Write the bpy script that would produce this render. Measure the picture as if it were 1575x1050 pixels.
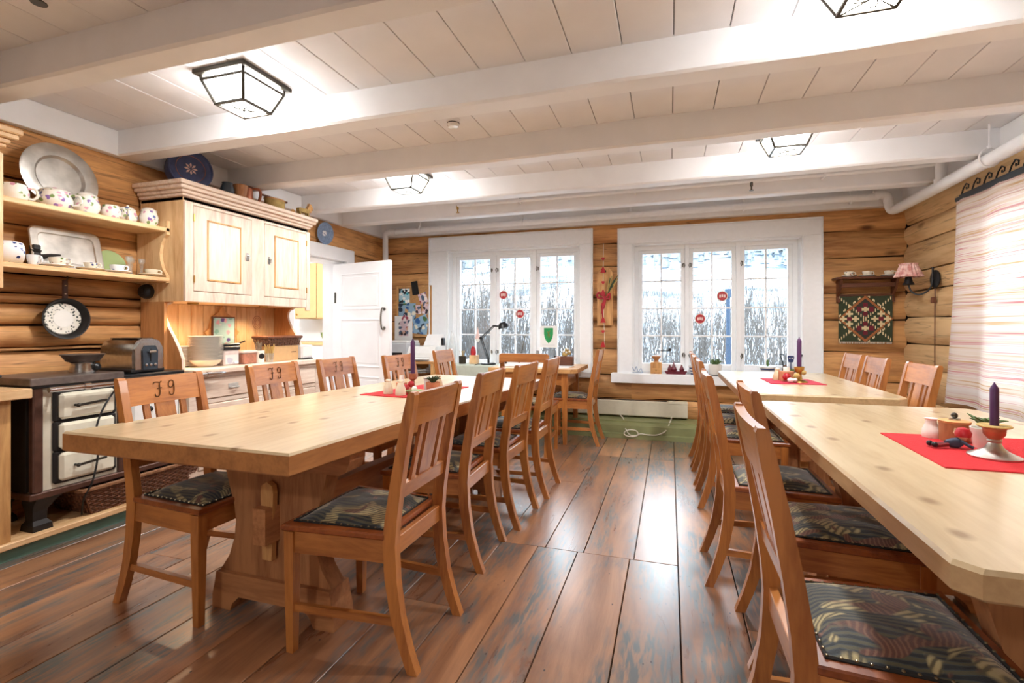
import bpy, bmesh, math, random
from mathutils import Vector, Matrix, noise as mnoise
R = math.radians
C = bpy.context.scene.collection
sc = bpy.context.scene
for o in list(bpy.data.objects): bpy.data.objects.remove(o)
random.seed(7)

# ------------------------------------------------------------------ camera
cam = bpy.data.objects.new('camera', bpy.data.cameras.new('camera'))
C.objects.link(cam)
cam.location = (0, 0, 1.15)
cam.rotation_euler = (R(90), 0, R(17.67))
cam.data.sensor_width = 36
cam.data.lens = 762 / 1575 * 36
cam.data.shift_y = -22 / 1575
cam.data.clip_start = .02
cam.data.clip_end = 400
sc.camera = cam
# ------------------------------------------------------------------ world: even overcast winter sky
w = bpy.data.worlds.new('overcast'); sc.world = w; w.use_nodes = True
bg = w.node_tree.nodes['Background']
bg.inputs[0].default_value = (.86, .93, 1.0, 1); bg.inputs[1].default_value = 3.0
# ------------------------------------------------------------------ exposure
vs = sc.view_settings
vs.view_transform = 'Standard'; vs.look = 'None'; vs.exposure = 1.85; vs.gamma = 1; vs.use_curve_mapping = False
LAMP = 9.0           # radiance of the frosted lantern panes; the bulb's own light is in lantern()

# ------------------------------------------------------------------ helpers
def lin(h):
    h = h.lstrip('#'); v = [int(h[i:i+2], 16) / 255 for i in (0, 2, 4)]
    return tuple(c/12.92 if c <= .04045 else ((c+.055)/1.055)**2.4 for c in v) + (1,)

class NT:
    def __init__(s, name):
        s.m = bpy.data.materials.new(name); s.m.use_nodes = True
        s.t = s.m.node_tree; s.b = s.t.nodes['Principled BSDF']; s.out = s.t.nodes['Material Output']
    def n(s, typ, **k):
        nd = s.t.nodes.new(typ)
        for a, v in k.items():
            if a.startswith('i_'):
                key = a[2:]; key = int(key) if key.isdigit() else key.replace('_', ' ')
                nd.inputs[key].default_value = v
            else: setattr(nd, a, v)
        return nd
    def l(s, a, ao, b, bi): s.t.links.new(a.outputs[ao], b.inputs[bi])
    def coords(s, rnd=True, scale=(1,1,1), kind='Object'):
        tc = s.n('ShaderNodeTexCoord'); mp = s.n('ShaderNodeMapping')
        mp.inputs['Scale'].default_value = scale
        if rnd:
            oi = s.n('ShaderNodeObjectInfo'); mu = s.n('ShaderNodeVectorMath', operation='SCALE'); mu.inputs[0].default_value = (31, 47, 23)
            s.l(oi, 'Random', mu, 'Scale')
            ad = s.n('ShaderNodeVectorMath', operation='ADD'); s.l(tc, kind, ad, 0); s.l(mu, 0, ad, 1); s.l(ad, 0, mp, 'Vector')
        else: s.l(tc, kind, mp, 'Vector')
        return mp
    def ramp(s, stops, interp='LINEAR'):
        r = s.n('ShaderNodeValToRGB'); e = r.color_ramp.elements; r.color_ramp.interpolation = interp
        while len(e) < len(stops): e.new(.5)
        for i, (p, c) in enumerate(stops): e[i].position = p; e[i].color = c
        return r
    def bump(s, src, so, strength=.2, dist=.01):
        b = s.n('ShaderNodeBump'); b.inputs['Strength'].default_value = strength; b.inputs['Distance'].default_value = dist
        s.l(src, so, b, 'Height'); s.l(b, 0, s.b, 'Normal')

MATS = {}
def simple(name, col, rough=.5, metal=0., var=.12, scale=25, bump=0., emit=None, coat=0.):
    t = NT(name); mp = t.coords(); nz = t.n('ShaderNodeTexNoise', i_Scale=scale, i_Detail=3.0); t.l(mp, 0, nz, 'Vector')
    c = lin(col) if isinstance(col, str) else col
    d = tuple(max(0, x*(1-var)) for x in c[:3]) + (1,); e = tuple(min(1, x*(1+var)) for x in c[:3]) + (1,)
    r = t.ramp([(.3, d), (.7, e)]); t.l(nz, 'Fac', r, 0); t.l(r, 0, t.b, 'Base Color')
    t.b.inputs['Roughness'].default_value = rough; t.b.inputs['Metallic'].default_value = metal
    t.b.inputs['Coat Weight'].default_value = coat
    if bump: t.bump(nz, 'Fac', bump)
    if emit: t.b.inputs['Emission Color'].default_value = emit[0]; t.b.inputs['Emission Strength'].default_value = emit[1]
    MATS[name] = t.m; return t.m

def wood(name, dark, light, axis='X', rough=.45, knots=.5, grain=1., knotcol='#5a2d12', var=.10, kscale=3.2, coat=0., bump=.12, flat=False, cracks=0.):
    t = NT(name); k = {'X': (.12, 1, 1), 'Y': (1, .12, 1), 'Z': (1, 1, .12)}[axis]
    mp = t.coords(scale=k)
    n1 = t.n('ShaderNodeTexNoise', i_Scale=14*grain, i_Detail=6.0, i_Roughness=.65, i_Distortion=.6); t.l(mp, 0, n1, 'Vector')
    n2 = t.n('ShaderNodeTexNoise', i_Scale=75*grain, i_Detail=3.0); t.l(mp, 0, n2, 'Vector')
    ma = t.n('ShaderNodeMath', operation='MULTIPLY_ADD'); ma.inputs[1].default_value = .35; t.l(n2, 'Fac', ma, 0); t.l(n1, 'Fac', ma, 2)
    r = t.ramp([(.42, lin(dark)), (.78, lin(light))]); t.l(ma, 0, r, 0)
    col, co = r, 0
    if knots:
        kk = {'X': (.45, 1, 1), 'Y': (1, .45, 1), 'Z': (1, 1, .45)}[axis]; mk = t.coords(scale=kk)
        vo = t.n('ShaderNodeTexVoronoi', i_Scale=kscale, i_Randomness=1.0); t.l(mk, 0, vo, 'Vector')
        if flat: vo.voronoi_dimensions = '2D'; mk.inputs['Scale'].default_value = (1.25, .8, 1)
        kr = t.ramp([(.03, (1, 1, 1, 1)), (.10, (0, 0, 0, 1))]); t.l(vo, 'Distance', kr, 0)
        km = t.n('ShaderNodeMath', operation='MULTIPLY'); km.inputs[1].default_value = knots; t.l(kr, 0, km, 0)
        mx = t.n('ShaderNodeMix', data_type='RGBA'); mx.inputs['B'].default_value = lin(knotcol); t.l(km, 0, mx, 'Factor'); t.l(r, 0, mx, 'A')
        col, co = mx, 'Result'
    if cracks:
        kc_ = {'X': (.035, 1, 1), 'Y': (1, .035, 1), 'Z': (1, 1, .035)}[axis]; mc = t.coords(scale=kc_)
        nc = t.n('ShaderNodeTexNoise', i_Scale=9.0, i_Detail=3.0, i_Roughness=.6, i_Distortion=.15); t.l(mc, 0, nc, 'Vector')
        cr = t.ramp([(.493, (0, 0, 0, 1)), (.4985, (1, 1, 1, 1)), (.5025, (1, 1, 1, 1)), (.508, (0, 0, 0, 1))]); t.l(nc, 'Fac', cr, 0)
        cm = t.n('ShaderNodeMath', operation='MULTIPLY'); cm.inputs[1].default_value = cracks; t.l(cr, 0, cm, 0)
        cx_ = t.n('ShaderNodeMix', data_type='RGBA'); cx_.inputs['B'].default_value = lin('#3a1d0e'); t.l(cm, 0, cx_, 'Factor'); t.l(col, co, cx_, 'A'); col, co = cx_, 'Result'
    oi = t.n('ShaderNodeObjectInfo'); mr = t.n('ShaderNodeMapRange'); mr.inputs[3].default_value = 1-var; mr.inputs[4].default_value = 1+var
    t.l(oi, 'Random', mr, 0); hs = t.n('ShaderNodeHueSaturation'); t.l(mr, 0, hs, 'Value'); t.l(col, co, hs, 'Color')
    t.l(hs, 0, t.b, 'Base Color'); t.b.inputs['Roughness'].default_value = rough; t.b.inputs['Coat Weight'].default_value = coat; t.b.inputs['Coat Roughness'].default_value = .22
    if bump: t.bump(ma, 0, bump, .004)
    MATS[name] = t.m; return t.m

class MB:
    def __init__(s): s.v = []; s.f = []; s.mi = []
    def add(s, vs, fs, mi=0):
        o = len(s.v); s.v += [tuple(p) for p in vs]; s.f += [tuple(i+o for i in f) for f in fs]; s.mi += [mi]*len(fs); return s
    def box(s, x0, y0, z0, x1, y1, z1, c=0., mi=0):
        if x0 > x1: x0, x1 = x1, x0
        if y0 > y1: y0, y1 = y1, y0
        if z0 > z1: z0, z1 = z1, z0
        if c <= 0:
            return s.add([(x0,y0,z0),(x1,y0,z0),(x1,y1,z0),(x0,y1,z0),(x0,y0,z1),(x1,y0,z1),(x1,y1,z1),(x0,y1,z1)],
                         [(0,3,2,1),(4,5,6,7),(0,1,5,4),(1,2,6,5),(2,3,7,6),(3,0,4,7)], mi)
        c = min(c, (x1-x0)*.45, (y1-y0)*.45, (z1-z0)*.45)
        vs = []; X = (x0, x1); Y = (y0, y1); Z = (z0, z1)
        idx = {}
        for i in (0, 1):
            for j in (0, 1):
                for k in (0, 1):
                    sx, sy, sz = (c, -c)[i], (c, -c)[j], (c, -c)[k]
                    for a, p in enumerate(((X[i], Y[j]+sy, Z[k]+sz), (X[i]+sx, Y[j], Z[k]+sz), (X[i]+sx, Y[j]+sy, Z[k]))):
                        idx[i, j, k, a] = len(vs); vs.append(p)
        I = lambda i, j, k, a: idx[i, j, k, a]
        fs = []
        for i in (0, 1):
            q = [I(i,0,0,0), I(i,1,0,0), I(i,1,1,0), I(i,0,1,0)]; fs.append(q if i else q[::-1])
            q = [I(0,i,0,1), I(1,i,0,1), I(1,i,1,1), I(0,i,1,1)]; fs.append(q[::-1] if i else q)
            q = [I(0,0,i,2), I(1,0,i,2), I(1,1,i,2), I(0,1,i,2)]; fs.append(q if i else q[::-1])
        for a in (0, 1):
            for b in (0, 1):
                q = [I(0,a,b,1), I(1,a,b,1), I(1,a,b,2), I(0,a,b,2)]; fs.append(q if a == b else q[::-1])
                q = [I(a,0,b,0), I(a,1,b,0), I(a,1,b,2), I(a,0,b,2)]; fs.append(q[::-1] if a == b else q)
                q = [I(a,b,0,0), I(a,b,1,0), I(a,b,1,1), I(a,b,0,1)]; fs.append(q if a == b else q[::-1])
        for i in (0, 1):
            for j in (0, 1):
                for k in (0, 1):
                    q = [I(i,j,k,0), I(i,j,k,1), I(i,j,k,2)]; fs.append(q if (i+j+k) % 2 else q[::-1])
        return s.add(vs, fs, mi)
    def loft(s, rings, cap=True, closed=False, mi=0):
        n = len(rings[0]); vs = [p for r in rings for p in r]; fs = []
        m = len(rings)
        for a in range(m if closed else m-1):
            b = (a+1) % m
            for i in range(n):
                j = (i+1) % n; fs.append((a*n+i, a*n+j, b*n+j, b*n+i))
        if cap and not closed: fs.append(tuple(range(n))[::-1]); fs.append(tuple((m-1)*n+i for i in range(n)))
        return s.add(vs, fs, mi)
    def tube(s, path, r, n=8, closed=False, cap=True, mi=0):
        P = [Vector(p) for p in path]; m = len(P); rs = r if isinstance(r, (list, tuple)) else [r]*m
        rings = []; up = None
        for i in range(m):
            t = (P[(i+1) % m]-P[i-1]) if closed else (P[min(i+1, m-1)]-P[max(i-1, 0)])
            if t.length < 1e-9: t = Vector((0, 0, 1))
            t.normalize()
            if up is None: up = Vector((0, 0, 1)) if abs(t.z) < .9 else Vector((1, 0, 0))
            u = up - t*up.dot(t)
            if u.length < 1e-6: u = t.orthogonal()
            u.normalize(); up = u; v = t.cross(u)
            rings.append([P[i]+(u*math.cos(a)+v*math.sin(a))*rs[i] for a in [2*math.pi*k/n for k in range(n)]])
        return s.loft(rings, cap, closed, mi)
    def lathe(s, prof, n=20, c=(0, 0, 0), mi=0, sx=1., sy=1.):
        rings = [[(c[0]+r*math.cos(2*math.pi*k/n)*sx, c[1]+r*math.sin(2*math.pi*k/n)*sy, c[2]+z) for k in range(n)] for r, z in prof]
        return s.loft(rings, True, False, mi)
    def prism(s, poly, plane, a0, a1, mi=0):
        f = {'xy': lambda p, a: (p[0], p[1], a), 'xz': lambda p, a: (p[0], a, p[1]), 'yz': lambda p, a: (a, p[0], p[1])}[plane]
        n = len(poly); ar = sum(poly[i][0]*poly[(i+1) % n][1]-poly[(i+1) % n][0]*poly[i][1] for i in range(n))
        P = poly if (ar > 0) != (plane == 'xz') else poly[::-1]
        if a0 > a1: a0, a1 = a1, a0
        vs = [f(p, a0) for p in P]+[f(p, a1) for p in P]
        fs = [tuple(range(n))[::-1], tuple(range(n, 2*n))]+[(i, (i+1) % n, n+(i+1) % n, n+i) for i in range(n)]
        return s.add(vs, fs, mi)
    def sphere(s, c, r, n=10, m=6, mi=0, sz=1.):
        return s.lathe([(max(1e-4, r*math.sin(math.pi*i/m)), -r*math.cos(math.pi*i/m)*sz) for i in range(m+1)], n, c, mi)
    def disc(s, c, nrm, prof, n=24, mi=0, sx=1.):
        """lathe about an arbitrary axis: prof = (radius, offset along the normal)"""
        q = Vector(nrm).normalized().to_track_quat('Z', 'Y').to_matrix()
        o = MB().lathe(prof, n, sx=sx); return s.add([q @ Vector(p)+Vector(c) for p in o.v], o.f, mi)
    def xf(s, M): s.v = [tuple(M @ Vector(p)) for p in s.v]; return s

def mesh(mb, mats, name='part', smooth=False):
    me = bpy.data.meshes.new(name); me.from_pydata(mb.v, [], mb.f)
    ms = mats if isinstance(mats, (list, tuple)) else [mats]
    for m in ms: me.materials.append(MATS[m] if isinstance(m, str) else m)
    if len(ms) > 1: me.polygons.foreach_set('material_index', mb.mi)
    me.update()
    if smooth:
        me.polygons.foreach_set('use_smooth', [True]*len(me.polygons)); me.set_sharp_from_angle(angle=R(38))
    return me
def obj(name, mb, mats, parent=None, smooth=False, loc=None, label=None):
    o = bpy.data.objects.new(name, mb if isinstance(mb, bpy.types.Mesh) else mesh(mb, mats, name, smooth)); C.objects.link(o)
    if parent is not None: o.parent = parent
    if loc is not None: o.location = loc
    if label: o['label'] = label
    return o
def thing(name, label, cat, loc=(0, 0, 0), rotz=0., group=None):
    o = bpy.data.objects.new(name, None); C.objects.link(o); o.empty_display_size = .1
    o.location = loc; o.rotation_euler = (0, 0, rotz); o['label'] = label; o['category'] = cat
    if group: o['group'] = group
    return o
def tag(o, label, cat, group=None, kind=None):
    o['label'] = label; o['category'] = cat
    if group: o['group'] = group
    if kind: o['kind'] = kind
    return o
def struct(name, mb=None, mats=None, label=None):
    if mb is None: o = bpy.data.objects.new(name, None); C.objects.link(o)
    else: o = obj(name, mb, mats)
    o['kind'] = 'structure'
    if label: o['label'] = label
    return o
def dup(root, loc, rotz, label, group=None):
    r = root.copy(); C.objects.link(r); r.location = loc; r.rotation_euler = (0, 0, rotz); r['label'] = label
    if group: r['group'] = group
    for ch in root.children:
        c = ch.copy(); C.objects.link(c); c.parent = r
        for g in ch.children: d = g.copy(); C.objects.link(d); d.parent = c
    return r
def arc(cx, cy, r, a0, a1, n=8): return [(cx+r*math.cos(R(a0+(a1-a0)*i/n)), cy+r*math.sin(R(a0+(a1-a0)*i/n))) for i in range(n+1)]

# ------------------------------------------------------------------ materials
for ax in 'XYZ':
    wood('honey_'+ax, '#8a4a20', '#bf7c3e', ax, .32, .25, coat=.5)          # chairs
    wood('pine_'+ax, '#c9955f', '#ecc998', ax, .5, .6, knotcol='#7a4a24')     # kitchen pine
    wood('palepine_'+ax, '#c9aa93', '#ecdac8', ax, .5, .6, knotcol='#8a6248') # limewashed fronts
    wood('tabletop_'+ax, '#c2a880', '#dac69f', ax, .36, .75, grain=.6, knotcol='#8a6a48', kscale=3.4, coat=.8, var=.03, flat=True)
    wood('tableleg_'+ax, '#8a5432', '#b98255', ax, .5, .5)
    wood('logs_'+ax, '#834a20', '#d6a267', ax, .6, .85, grain=.5, knotcol='#4a2310', var=.20, kscale=2.6, bump=.25, cracks=.5)
    wood('darkwood_'+ax, '#3a1d12', '#6b3d25', ax, .5, .2)
    wood('oldboard_'+ax, '#a8713f', '#d9a86b', ax, .5, .5)
    wood('sidepanel_'+ax, '#a5683a', '#cc935c', ax, .5, .5)
    wood('palelogs_'+ax, '#b98d5c', '#e0bd8c', ax, .6, .7, grain=.5, knotcol='#6b4526', var=.10, kscale=2.6, bump=.25, cracks=.45)  # right wall's logs, their brighter lighting put into the paler colour
wood('edge_honey_shaded', '#8a5a34', '#b07a48', 'Y', .45, .2)  # darker varnished edge, with the shade on its sides put into the colour
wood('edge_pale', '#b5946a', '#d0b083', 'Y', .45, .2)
def floor_mat():
    t = NT('floorboards'); mp = t.coords(scale=(1, .14, 1))
    n1 = t.n('ShaderNodeTexNoise', i_Scale=9.0, i_Detail=7.0, i_Roughness=.65, i_Distortion=.5); t.l(mp, 0, n1, 'Vector')
    n3 = t.n('ShaderNodeTexNoise', i_Scale=70.0, i_Detail=3.0); t.l(mp, 0, n3, 'Vector')
    r = t.ramp([(.33, lin('#80543a')), (.7, lin('#c49068'))]); t.l(n1, 'Fac', r, 0)
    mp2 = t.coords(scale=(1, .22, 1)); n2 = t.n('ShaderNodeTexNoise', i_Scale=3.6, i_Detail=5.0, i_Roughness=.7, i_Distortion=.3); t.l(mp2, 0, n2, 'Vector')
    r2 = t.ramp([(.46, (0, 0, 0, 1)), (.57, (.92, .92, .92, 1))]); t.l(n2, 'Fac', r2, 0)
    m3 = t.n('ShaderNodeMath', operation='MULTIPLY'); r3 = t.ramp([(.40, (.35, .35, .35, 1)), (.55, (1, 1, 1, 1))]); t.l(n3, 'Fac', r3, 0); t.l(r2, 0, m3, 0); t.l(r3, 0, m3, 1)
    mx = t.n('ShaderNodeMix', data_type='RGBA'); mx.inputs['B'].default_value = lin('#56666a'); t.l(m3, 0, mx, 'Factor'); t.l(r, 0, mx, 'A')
    # scattered dark pits
    mk = t.coords(scale=(1, .6, 1)); vo = t.n('ShaderNodeTexVoronoi', i_Scale=16.0); t.l(mk, 0, vo, 'Vector')
    kr = t.ramp([(.035, (1, 1, 1, 1)), (.07, (0, 0, 0, 1))]); t.l(vo, 'Distance', kr, 0)
    kx = t.n('ShaderNodeMix', data_type='RGBA'); kx.inputs['B'].default_value = lin('#2a1a14'); t.l(kr, 0, kx, 'Factor'); t.l(mx, 'Result', kx, 'A')
    oi = t.n('ShaderNodeObjectInfo'); mr = t.n('ShaderNodeMapRange'); mr.inputs[3].default_value = .85; mr.inputs[4].default_value = 1.15
    t.l(oi, 'Random', mr, 0); hs = t.n('ShaderNodeHueSaturation'); t.l(mr, 0, hs, 'Value'); t.l(kx, 'Result', hs, 'Color'); t.l(hs, 0, t.b, 'Base Color')
    rr = t.ramp([(.3, (.24, .24, .24, 1)), (.7, (.42, .42, .42, 1))]); t.b.inputs['Coat Weight'].default_value = 1.; t.b.inputs['Coat IOR'].default_value = 1.65; t.b.inputs['Coat Roughness'].default_value = .27; t.l(n1, 'Fac', rr, 0); t.l(rr, 0, t.b, 'Roughness')
    t.bump(n3, 'Fac', .1, .003); MATS['floorboards'] = t.m
floor_mat()
simple('white_paint', '#f3f4f6', .45, var=.025, scale=6)
simple('ceiling_paint', '#ebebee', .5, var=.03, scale=5)
simple('window_white', '#f7fafc', .35, var=.02)
simple('chink', '#2a1a12', .9, var=.3)
simple('subfloor', '#1c1410', .9)
simple('green_paint', '#8f9466', .4, var=.10, scale=8)
simple('plinth_green', '#5f7d6c', .5, var=.12, scale=10)
simple('heater_cream', '#d9d3bd', .4, var=.03)
simple('pipe_white', '#f4f5f7', .35, var=.02)
simple('black_iron', '#1d1e20', .5, .3)
simple('black_plastic', '#16181b', .35)
simple('slate_plastic', '#2b3640', .4)
simple('dark_metal', '#4a463f', .35, .8)
simple('steel', '#b9b7b3', .25, 1., scale=60)
simple('pull_metal', '#c9c7c2', .4, .5)
simple('pewter', '#c4c1ba', .33, 1., var=.2, scale=14, bump=.05)
simple('chrome', '#d8d8d8', .12, 1., var=.04)
simple('brass', '#b08a4a', .35, 1.)
simple('enamel', '#e9e4cf', .25, var=.03, coat=.4)
simple('enamel_white', '#eeeeea', .25, var=.02, coat=.4)
simple('stove_trim', '#5b3d31', .4, .3, var=.2)
simple('cast_iron', '#2a2624', .55, .4)
simple('stove_top', '#6d625c', .4, .5, var=.25)
simple('china', '#f3f0e8', .2, var=.02, coat=.3)
simple('cream_china', '#eadfc6', .25, var=.03, coat=.3)
simple('red_cloth', '#c3161f', .85, var=.12, scale=120, bump=.3)
simple('wine_cloth', '#b5263f', .85, var=.10, scale=120)
simple('purple_wax', '#4a2352', .4, var=.1)
simple('leaf', '#4f6b37', .6, var=.35, scale=40)
simple('darkleaf', '#33492f', .6, var=.35, scale=40)
simple('terracotta', '#c98a66', .8, var=.15)
simple('blue_paint', '#3e4a72', .5, var=.18)
simple('grey_blue', '#8196b4', .4, var=.25, scale=60)
simple('paper', '#f1f1ef', .7, var=.02)
simple('printer_grey', '#c9ccd0', .4, var=.03)
simple('cloth_sage', '#c2cabb', .85, var=.06)
simple('cork', '#b98b58', .9, var=.2, scale=90)
simple('red_paint', '#b3202a', .4, var=.12)
simple('wine_glaze', '#6d2430', .3, var=.12)
simple('sign_green', '#1e9a52', .5, var=.04)
simple('leather', '#4a2b1e', .55, var=.2)
simple('copper', '#a8664a', .4, .5, var=.25)
simple('straw', '#b59a5c', .8, var=.25)
simple('wicker', '#6b4028', .55, var=.35, scale=60)
simple('wicker_rim', '#8a6040', .55, var=.3, scale=60)
simple('plastic_clear', '#d9c9c2', .25, var=.1)
simple('tin_red', '#a8705a', .4, var=.3, scale=30)
simple('bread_basket', '#5b3c2c', .6, var=.5, scale=70, bump=.4)
simple('kraft', '#cfa877', .7, var=.06)
simple('snow', '#f2f5fa', .9, var=.03, scale=2)
simple('bark', '#4a4744', .9, var=.25, scale=9)
simple('spruce', '#6b757b', .9, var=.25, scale=4)
simple('post_blue', '#22384e', .6, var=.08)
simple('kitchen_yellow', '#cfae78', .5, var=.06, scale=8)
simple('skin', '#e0ab88', .5)
simple('gnome_blue', '#3d4a5e', .7)
simple('nail', '#8a7f66', .3, .9)
simple('seat_edge', '#23211f', .8)
simple('carved', '#6b4420', .8)
simple('dark_red', '#7a1d22', .6)
simple('bow_red', '#a1222c', .6, var=.2)
simple('porcelain_pink', '#e9c9c2', .4)
simple('navy', '#2f3f6e', .5)
simple('cable', '#e5dfcf', .5)
simple('black_cable', '#151515', .5)
for nm, col in (('kilim_green', '#37402c'), ('kilim_orange', '#a5663a'), ('kilim_cream', '#d8c79b'), ('kilim_red', '#702430'), ('kilim_dark', '#3c3a33')):
    simple(nm, col, .95, var=.12, scale=200)
def voro(name, base, cols, scale=30., rough=.25, thr=.34):
    """glazed floral sprigs: coloured voronoi dabs on a pale ground"""
    t = NT(name); mp = t.coords(); vo = t.n('ShaderNodeTexVoronoi', i_Scale=scale); t.l(mp, 0, vo, 'Vector')
    sx = t.n('ShaderNodeSeparateColor'); t.l(vo, 'Color', sx, 0)
    k = len(cols); r = t.ramp([(i/k, lin(c)) for i, c in enumerate(cols)], 'CONSTANT'); t.l(sx, 0, r, 0)
    nz = t.n('ShaderNodeTexNoise', i_Scale=scale*2.2, i_Detail=2.0); t.l(mp, 0, nz, 'Vector')
    ad = t.n('ShaderNodeMath', operation='MULTIPLY_ADD'); ad.inputs[1].default_value = .45; t.l(nz, 'Fac', ad, 0); t.l(vo, 'Distance', ad, 2)
    m = t.ramp([(thr+.14, (1, 1, 1, 1)), (thr+.22, (0, 0, 0, 1))]); t.l(ad, 0, m, 0)
    mx = t.n('ShaderNodeMix', data_type='RGBA'); mx.inputs['A'].default_value = lin(base); t.l(m, 0, mx, 'Factor'); t.l(r, 0, mx, 'B')
    t.l(mx, 'Result', t.b, 'Base Color'); t.b.inputs['Roughness'].default_value = rough; MATS[name] = t.m
voro('floral', '#f0ebe0', ['#e0a9bb', '#7f9a5b', '#6f83b8', '#f0ebe0', '#8aa066', '#d79ab0', '#8a6aa8'], 34, .25, .44)
voro('blue_floral', '#eef0f2', ['#243c86', '#30508f', '#eef0f2', '#1f2f6b'], 36)
voro('brown_floral', '#f1e8d6', ['#a06a3a', '#6d8a4f', '#3f5590', '#f1e8d6', '#b9603f'], 45)
voro('rim_sprigs', '#eee9dc', ['#2c3a33', '#3b4a40', '#eee9dc', '#27332e'], 70, .3, .4)
voro('green_plate', '#9db07a', ['#5f7d4a', '#c8d2a8', '#46603a', '#9db07a'], 12)
voro('photo_a', '#8fb0c8', ['#2f5f9a', '#e9e4d0', '#4a6b3a', '#22344a', '#d0a878'], 14, .4, .55)
voro('photo_b', '#d8c2c8', ['#3a2a30', '#f0e6e2', '#a04a5a', '#52627a', '#d9b09a'], 22, .4, .55)
voro('photo_c', '#a9d3e0', ['#1d2430', '#f4f4f0', '#2fa0b8', '#26303a', '#ffffff'], 26, .4, .55)
voro('flower_print', '#a9cfcf', ['#5a4a8f', '#e8d9dc', '#3f7080', '#d8a0b0', '#a9cfcf', '#7fb5b0'], 22, .4, .5)
voro('papers', '#d8d8d4', ['#8c9c8a', '#f4f4f4', '#6a5a50', '#b8b8c4', '#e8e4d8'], 16, .7, .5)

def tapestry(name):
    t = NT(name); mp = t.coords(); 
    mq = t.coords(scale=(1, .62, 1))
    wz = t.n('ShaderNodeTexNoise', i_Scale=7.0, i_Detail=1.0); t.l(mq, 0, wz, 'Vector')
    wa = t.n('ShaderNodeVectorMath', operation='MULTIPLY_ADD'); wa.inputs[1].default_value = (.10, .10, 0); t.l(wz, 'Color', wa, 0); t.l(mq, 0, wa, 2)
    def lines(sc_, dirn, stops):
        wv = t.n('ShaderNodeTexWave', i_Scale=sc_, i_Distortion=1.6, i_Detail=2.0, i_Detail_Scale=2.0, bands_direction=dirn); t.l(wa, 0, wv, 'Vector'); r_ = t.ramp(stops); t.l(wv, 'Fac', r_, 0); return r_
    base = lines(20.0, 'X', [(.2, lin('#1f272d')), (.5, lin('#3a454a')), (.8, lin('#55533f'))])
    tan = lines(38.0, 'DIAGONAL', [(.1, lin('#5a543f')), (.4, lin('#97895f')), (.8, lin('#b3a579'))])
    rust = lines(42.0, 'Y', [(.2, lin('#5e3d33')), (.6, lin('#6e4437')), (.9, lin('#7d5a46'))])
    def mask(seed, lo_, hi_):
        ad_ = t.n('ShaderNodeVectorMath', operation='ADD'); ad_.inputs[1].default_value = (seed, seed*2, 0); t.l(wa, 0, ad_, 0); nz = t.n('ShaderNodeTexNoise', i_Scale=15.0, i_Detail=1.0, i_Distortion=.6); t.l(ad_, 0, nz, 'Vector'); r_ = t.ramp([(lo_, (0, 0, 0, 1)), (hi_, (1, 1, 1, 1))]); t.l(nz, 'Fac', r_, 0); return r_
    m1 = t.n('ShaderNodeMix', data_type='RGBA'); t.l(mask(1.3, .50, .55), 0, m1, 'Factor'); t.l(base, 0, m1, 'A'); t.l(tan, 0, m1, 'B')
    mx = t.n('ShaderNodeMix', data_type='RGBA'); t.l(mask(7.7, .59, .63), 0, mx, 'Factor'); t.l(m1, 'Result', mx, 'A'); t.l(rust, 0, mx, 'B')
    t.l(mx, 'Result', t.b, 'Base Color'); t.b.inputs['Roughness'].default_value = .75; t.b.inputs['Sheen Weight'].default_value = .3
    f = t.n('ShaderNodeTexNoise', i_Scale=260.0); t.l(mp, 0, f, 'Vector'); t.bump(f, 'Fac', .25, .003); MATS[name] = t.m
tapestry('tapestry')
def glass_mat():
    t = NT('pane_glass'); t.t.nodes.remove(t.b)
    tr = t.n('ShaderNodeBsdfTransparent'); tr.inputs[0].default_value = (.97, .985, .99, 1); gl = t.n('ShaderNodeBsdfGlossy'); gl.inputs['Roughness'].default_value = .03
    fr = t.n('ShaderNodeFresnel', i_IOR=1.35); mx = t.n('ShaderNodeMixShader'); t.l(fr, 0, mx, 0); t.l(tr, 0, mx, 1); t.l(gl, 0, mx, 2); t.l(mx, 0, t.out, 0); MATS['pane_glass'] = t.m
    t = NT('drinking_glass'); t.t.nodes.remove(t.b)
    tr = t.n('ShaderNodeBsdfTransparent'); tr.inputs[0].default_value = (.95, .96, .95, 1); gl = t.n('ShaderNodeBsdfGlossy'); gl.inputs['Roughness'].default_value = .05
    df = t.n('ShaderNodeBsdfDiffuse'); df.inputs[0].default_value = (.85, .88, .88, 1); m0 = t.n('ShaderNodeMixShader'); m0.inputs[0].default_value = .5; t.l(gl, 0, m0, 1); t.l(df, 0, m0, 2); gl = m0
    fr = t.n('ShaderNodeValue'); fr.outputs[0].default_value = .22; mx = t.n('ShaderNodeMixShader'); t.l(fr, 0, mx, 0); t.l(tr, 0, mx, 1); t.l(gl, 0, mx, 2); t.l(mx, 0, t.out, 0); MATS['drinking_glass'] = t.m
    t = NT('lamp_glass'); t.b.inputs['Base Color'].default_value = (.9, .88, .82, 1); t.b.inputs['Emission Color'].default_value = (1, .985, .965, 1); t.b.inputs['Emission Strength'].default_value = LAMP; MATS['lamp_glass'] = t.m
    t = NT('lamp_side'); t.b.inputs['Base Color'].default_value = (.9, .88, .84, 1); t.b.inputs['Emission Color'].default_value = (1, .985, .965, 1); t.b.inputs['Emission Strength'].default_value = LAMP*1.0; MATS['lamp_side'] = t.m
    t = NT('puck_glow'); t.b.inputs['Base Color'].default_value = (1, .9, .7, 1); t.b.inputs['Emission Color'].default_value = (1, .72, .42, 1); t.b.inputs['Emission Strength'].default_value = 30; MATS['puck_glow'] = t.m
glass_mat()
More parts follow.
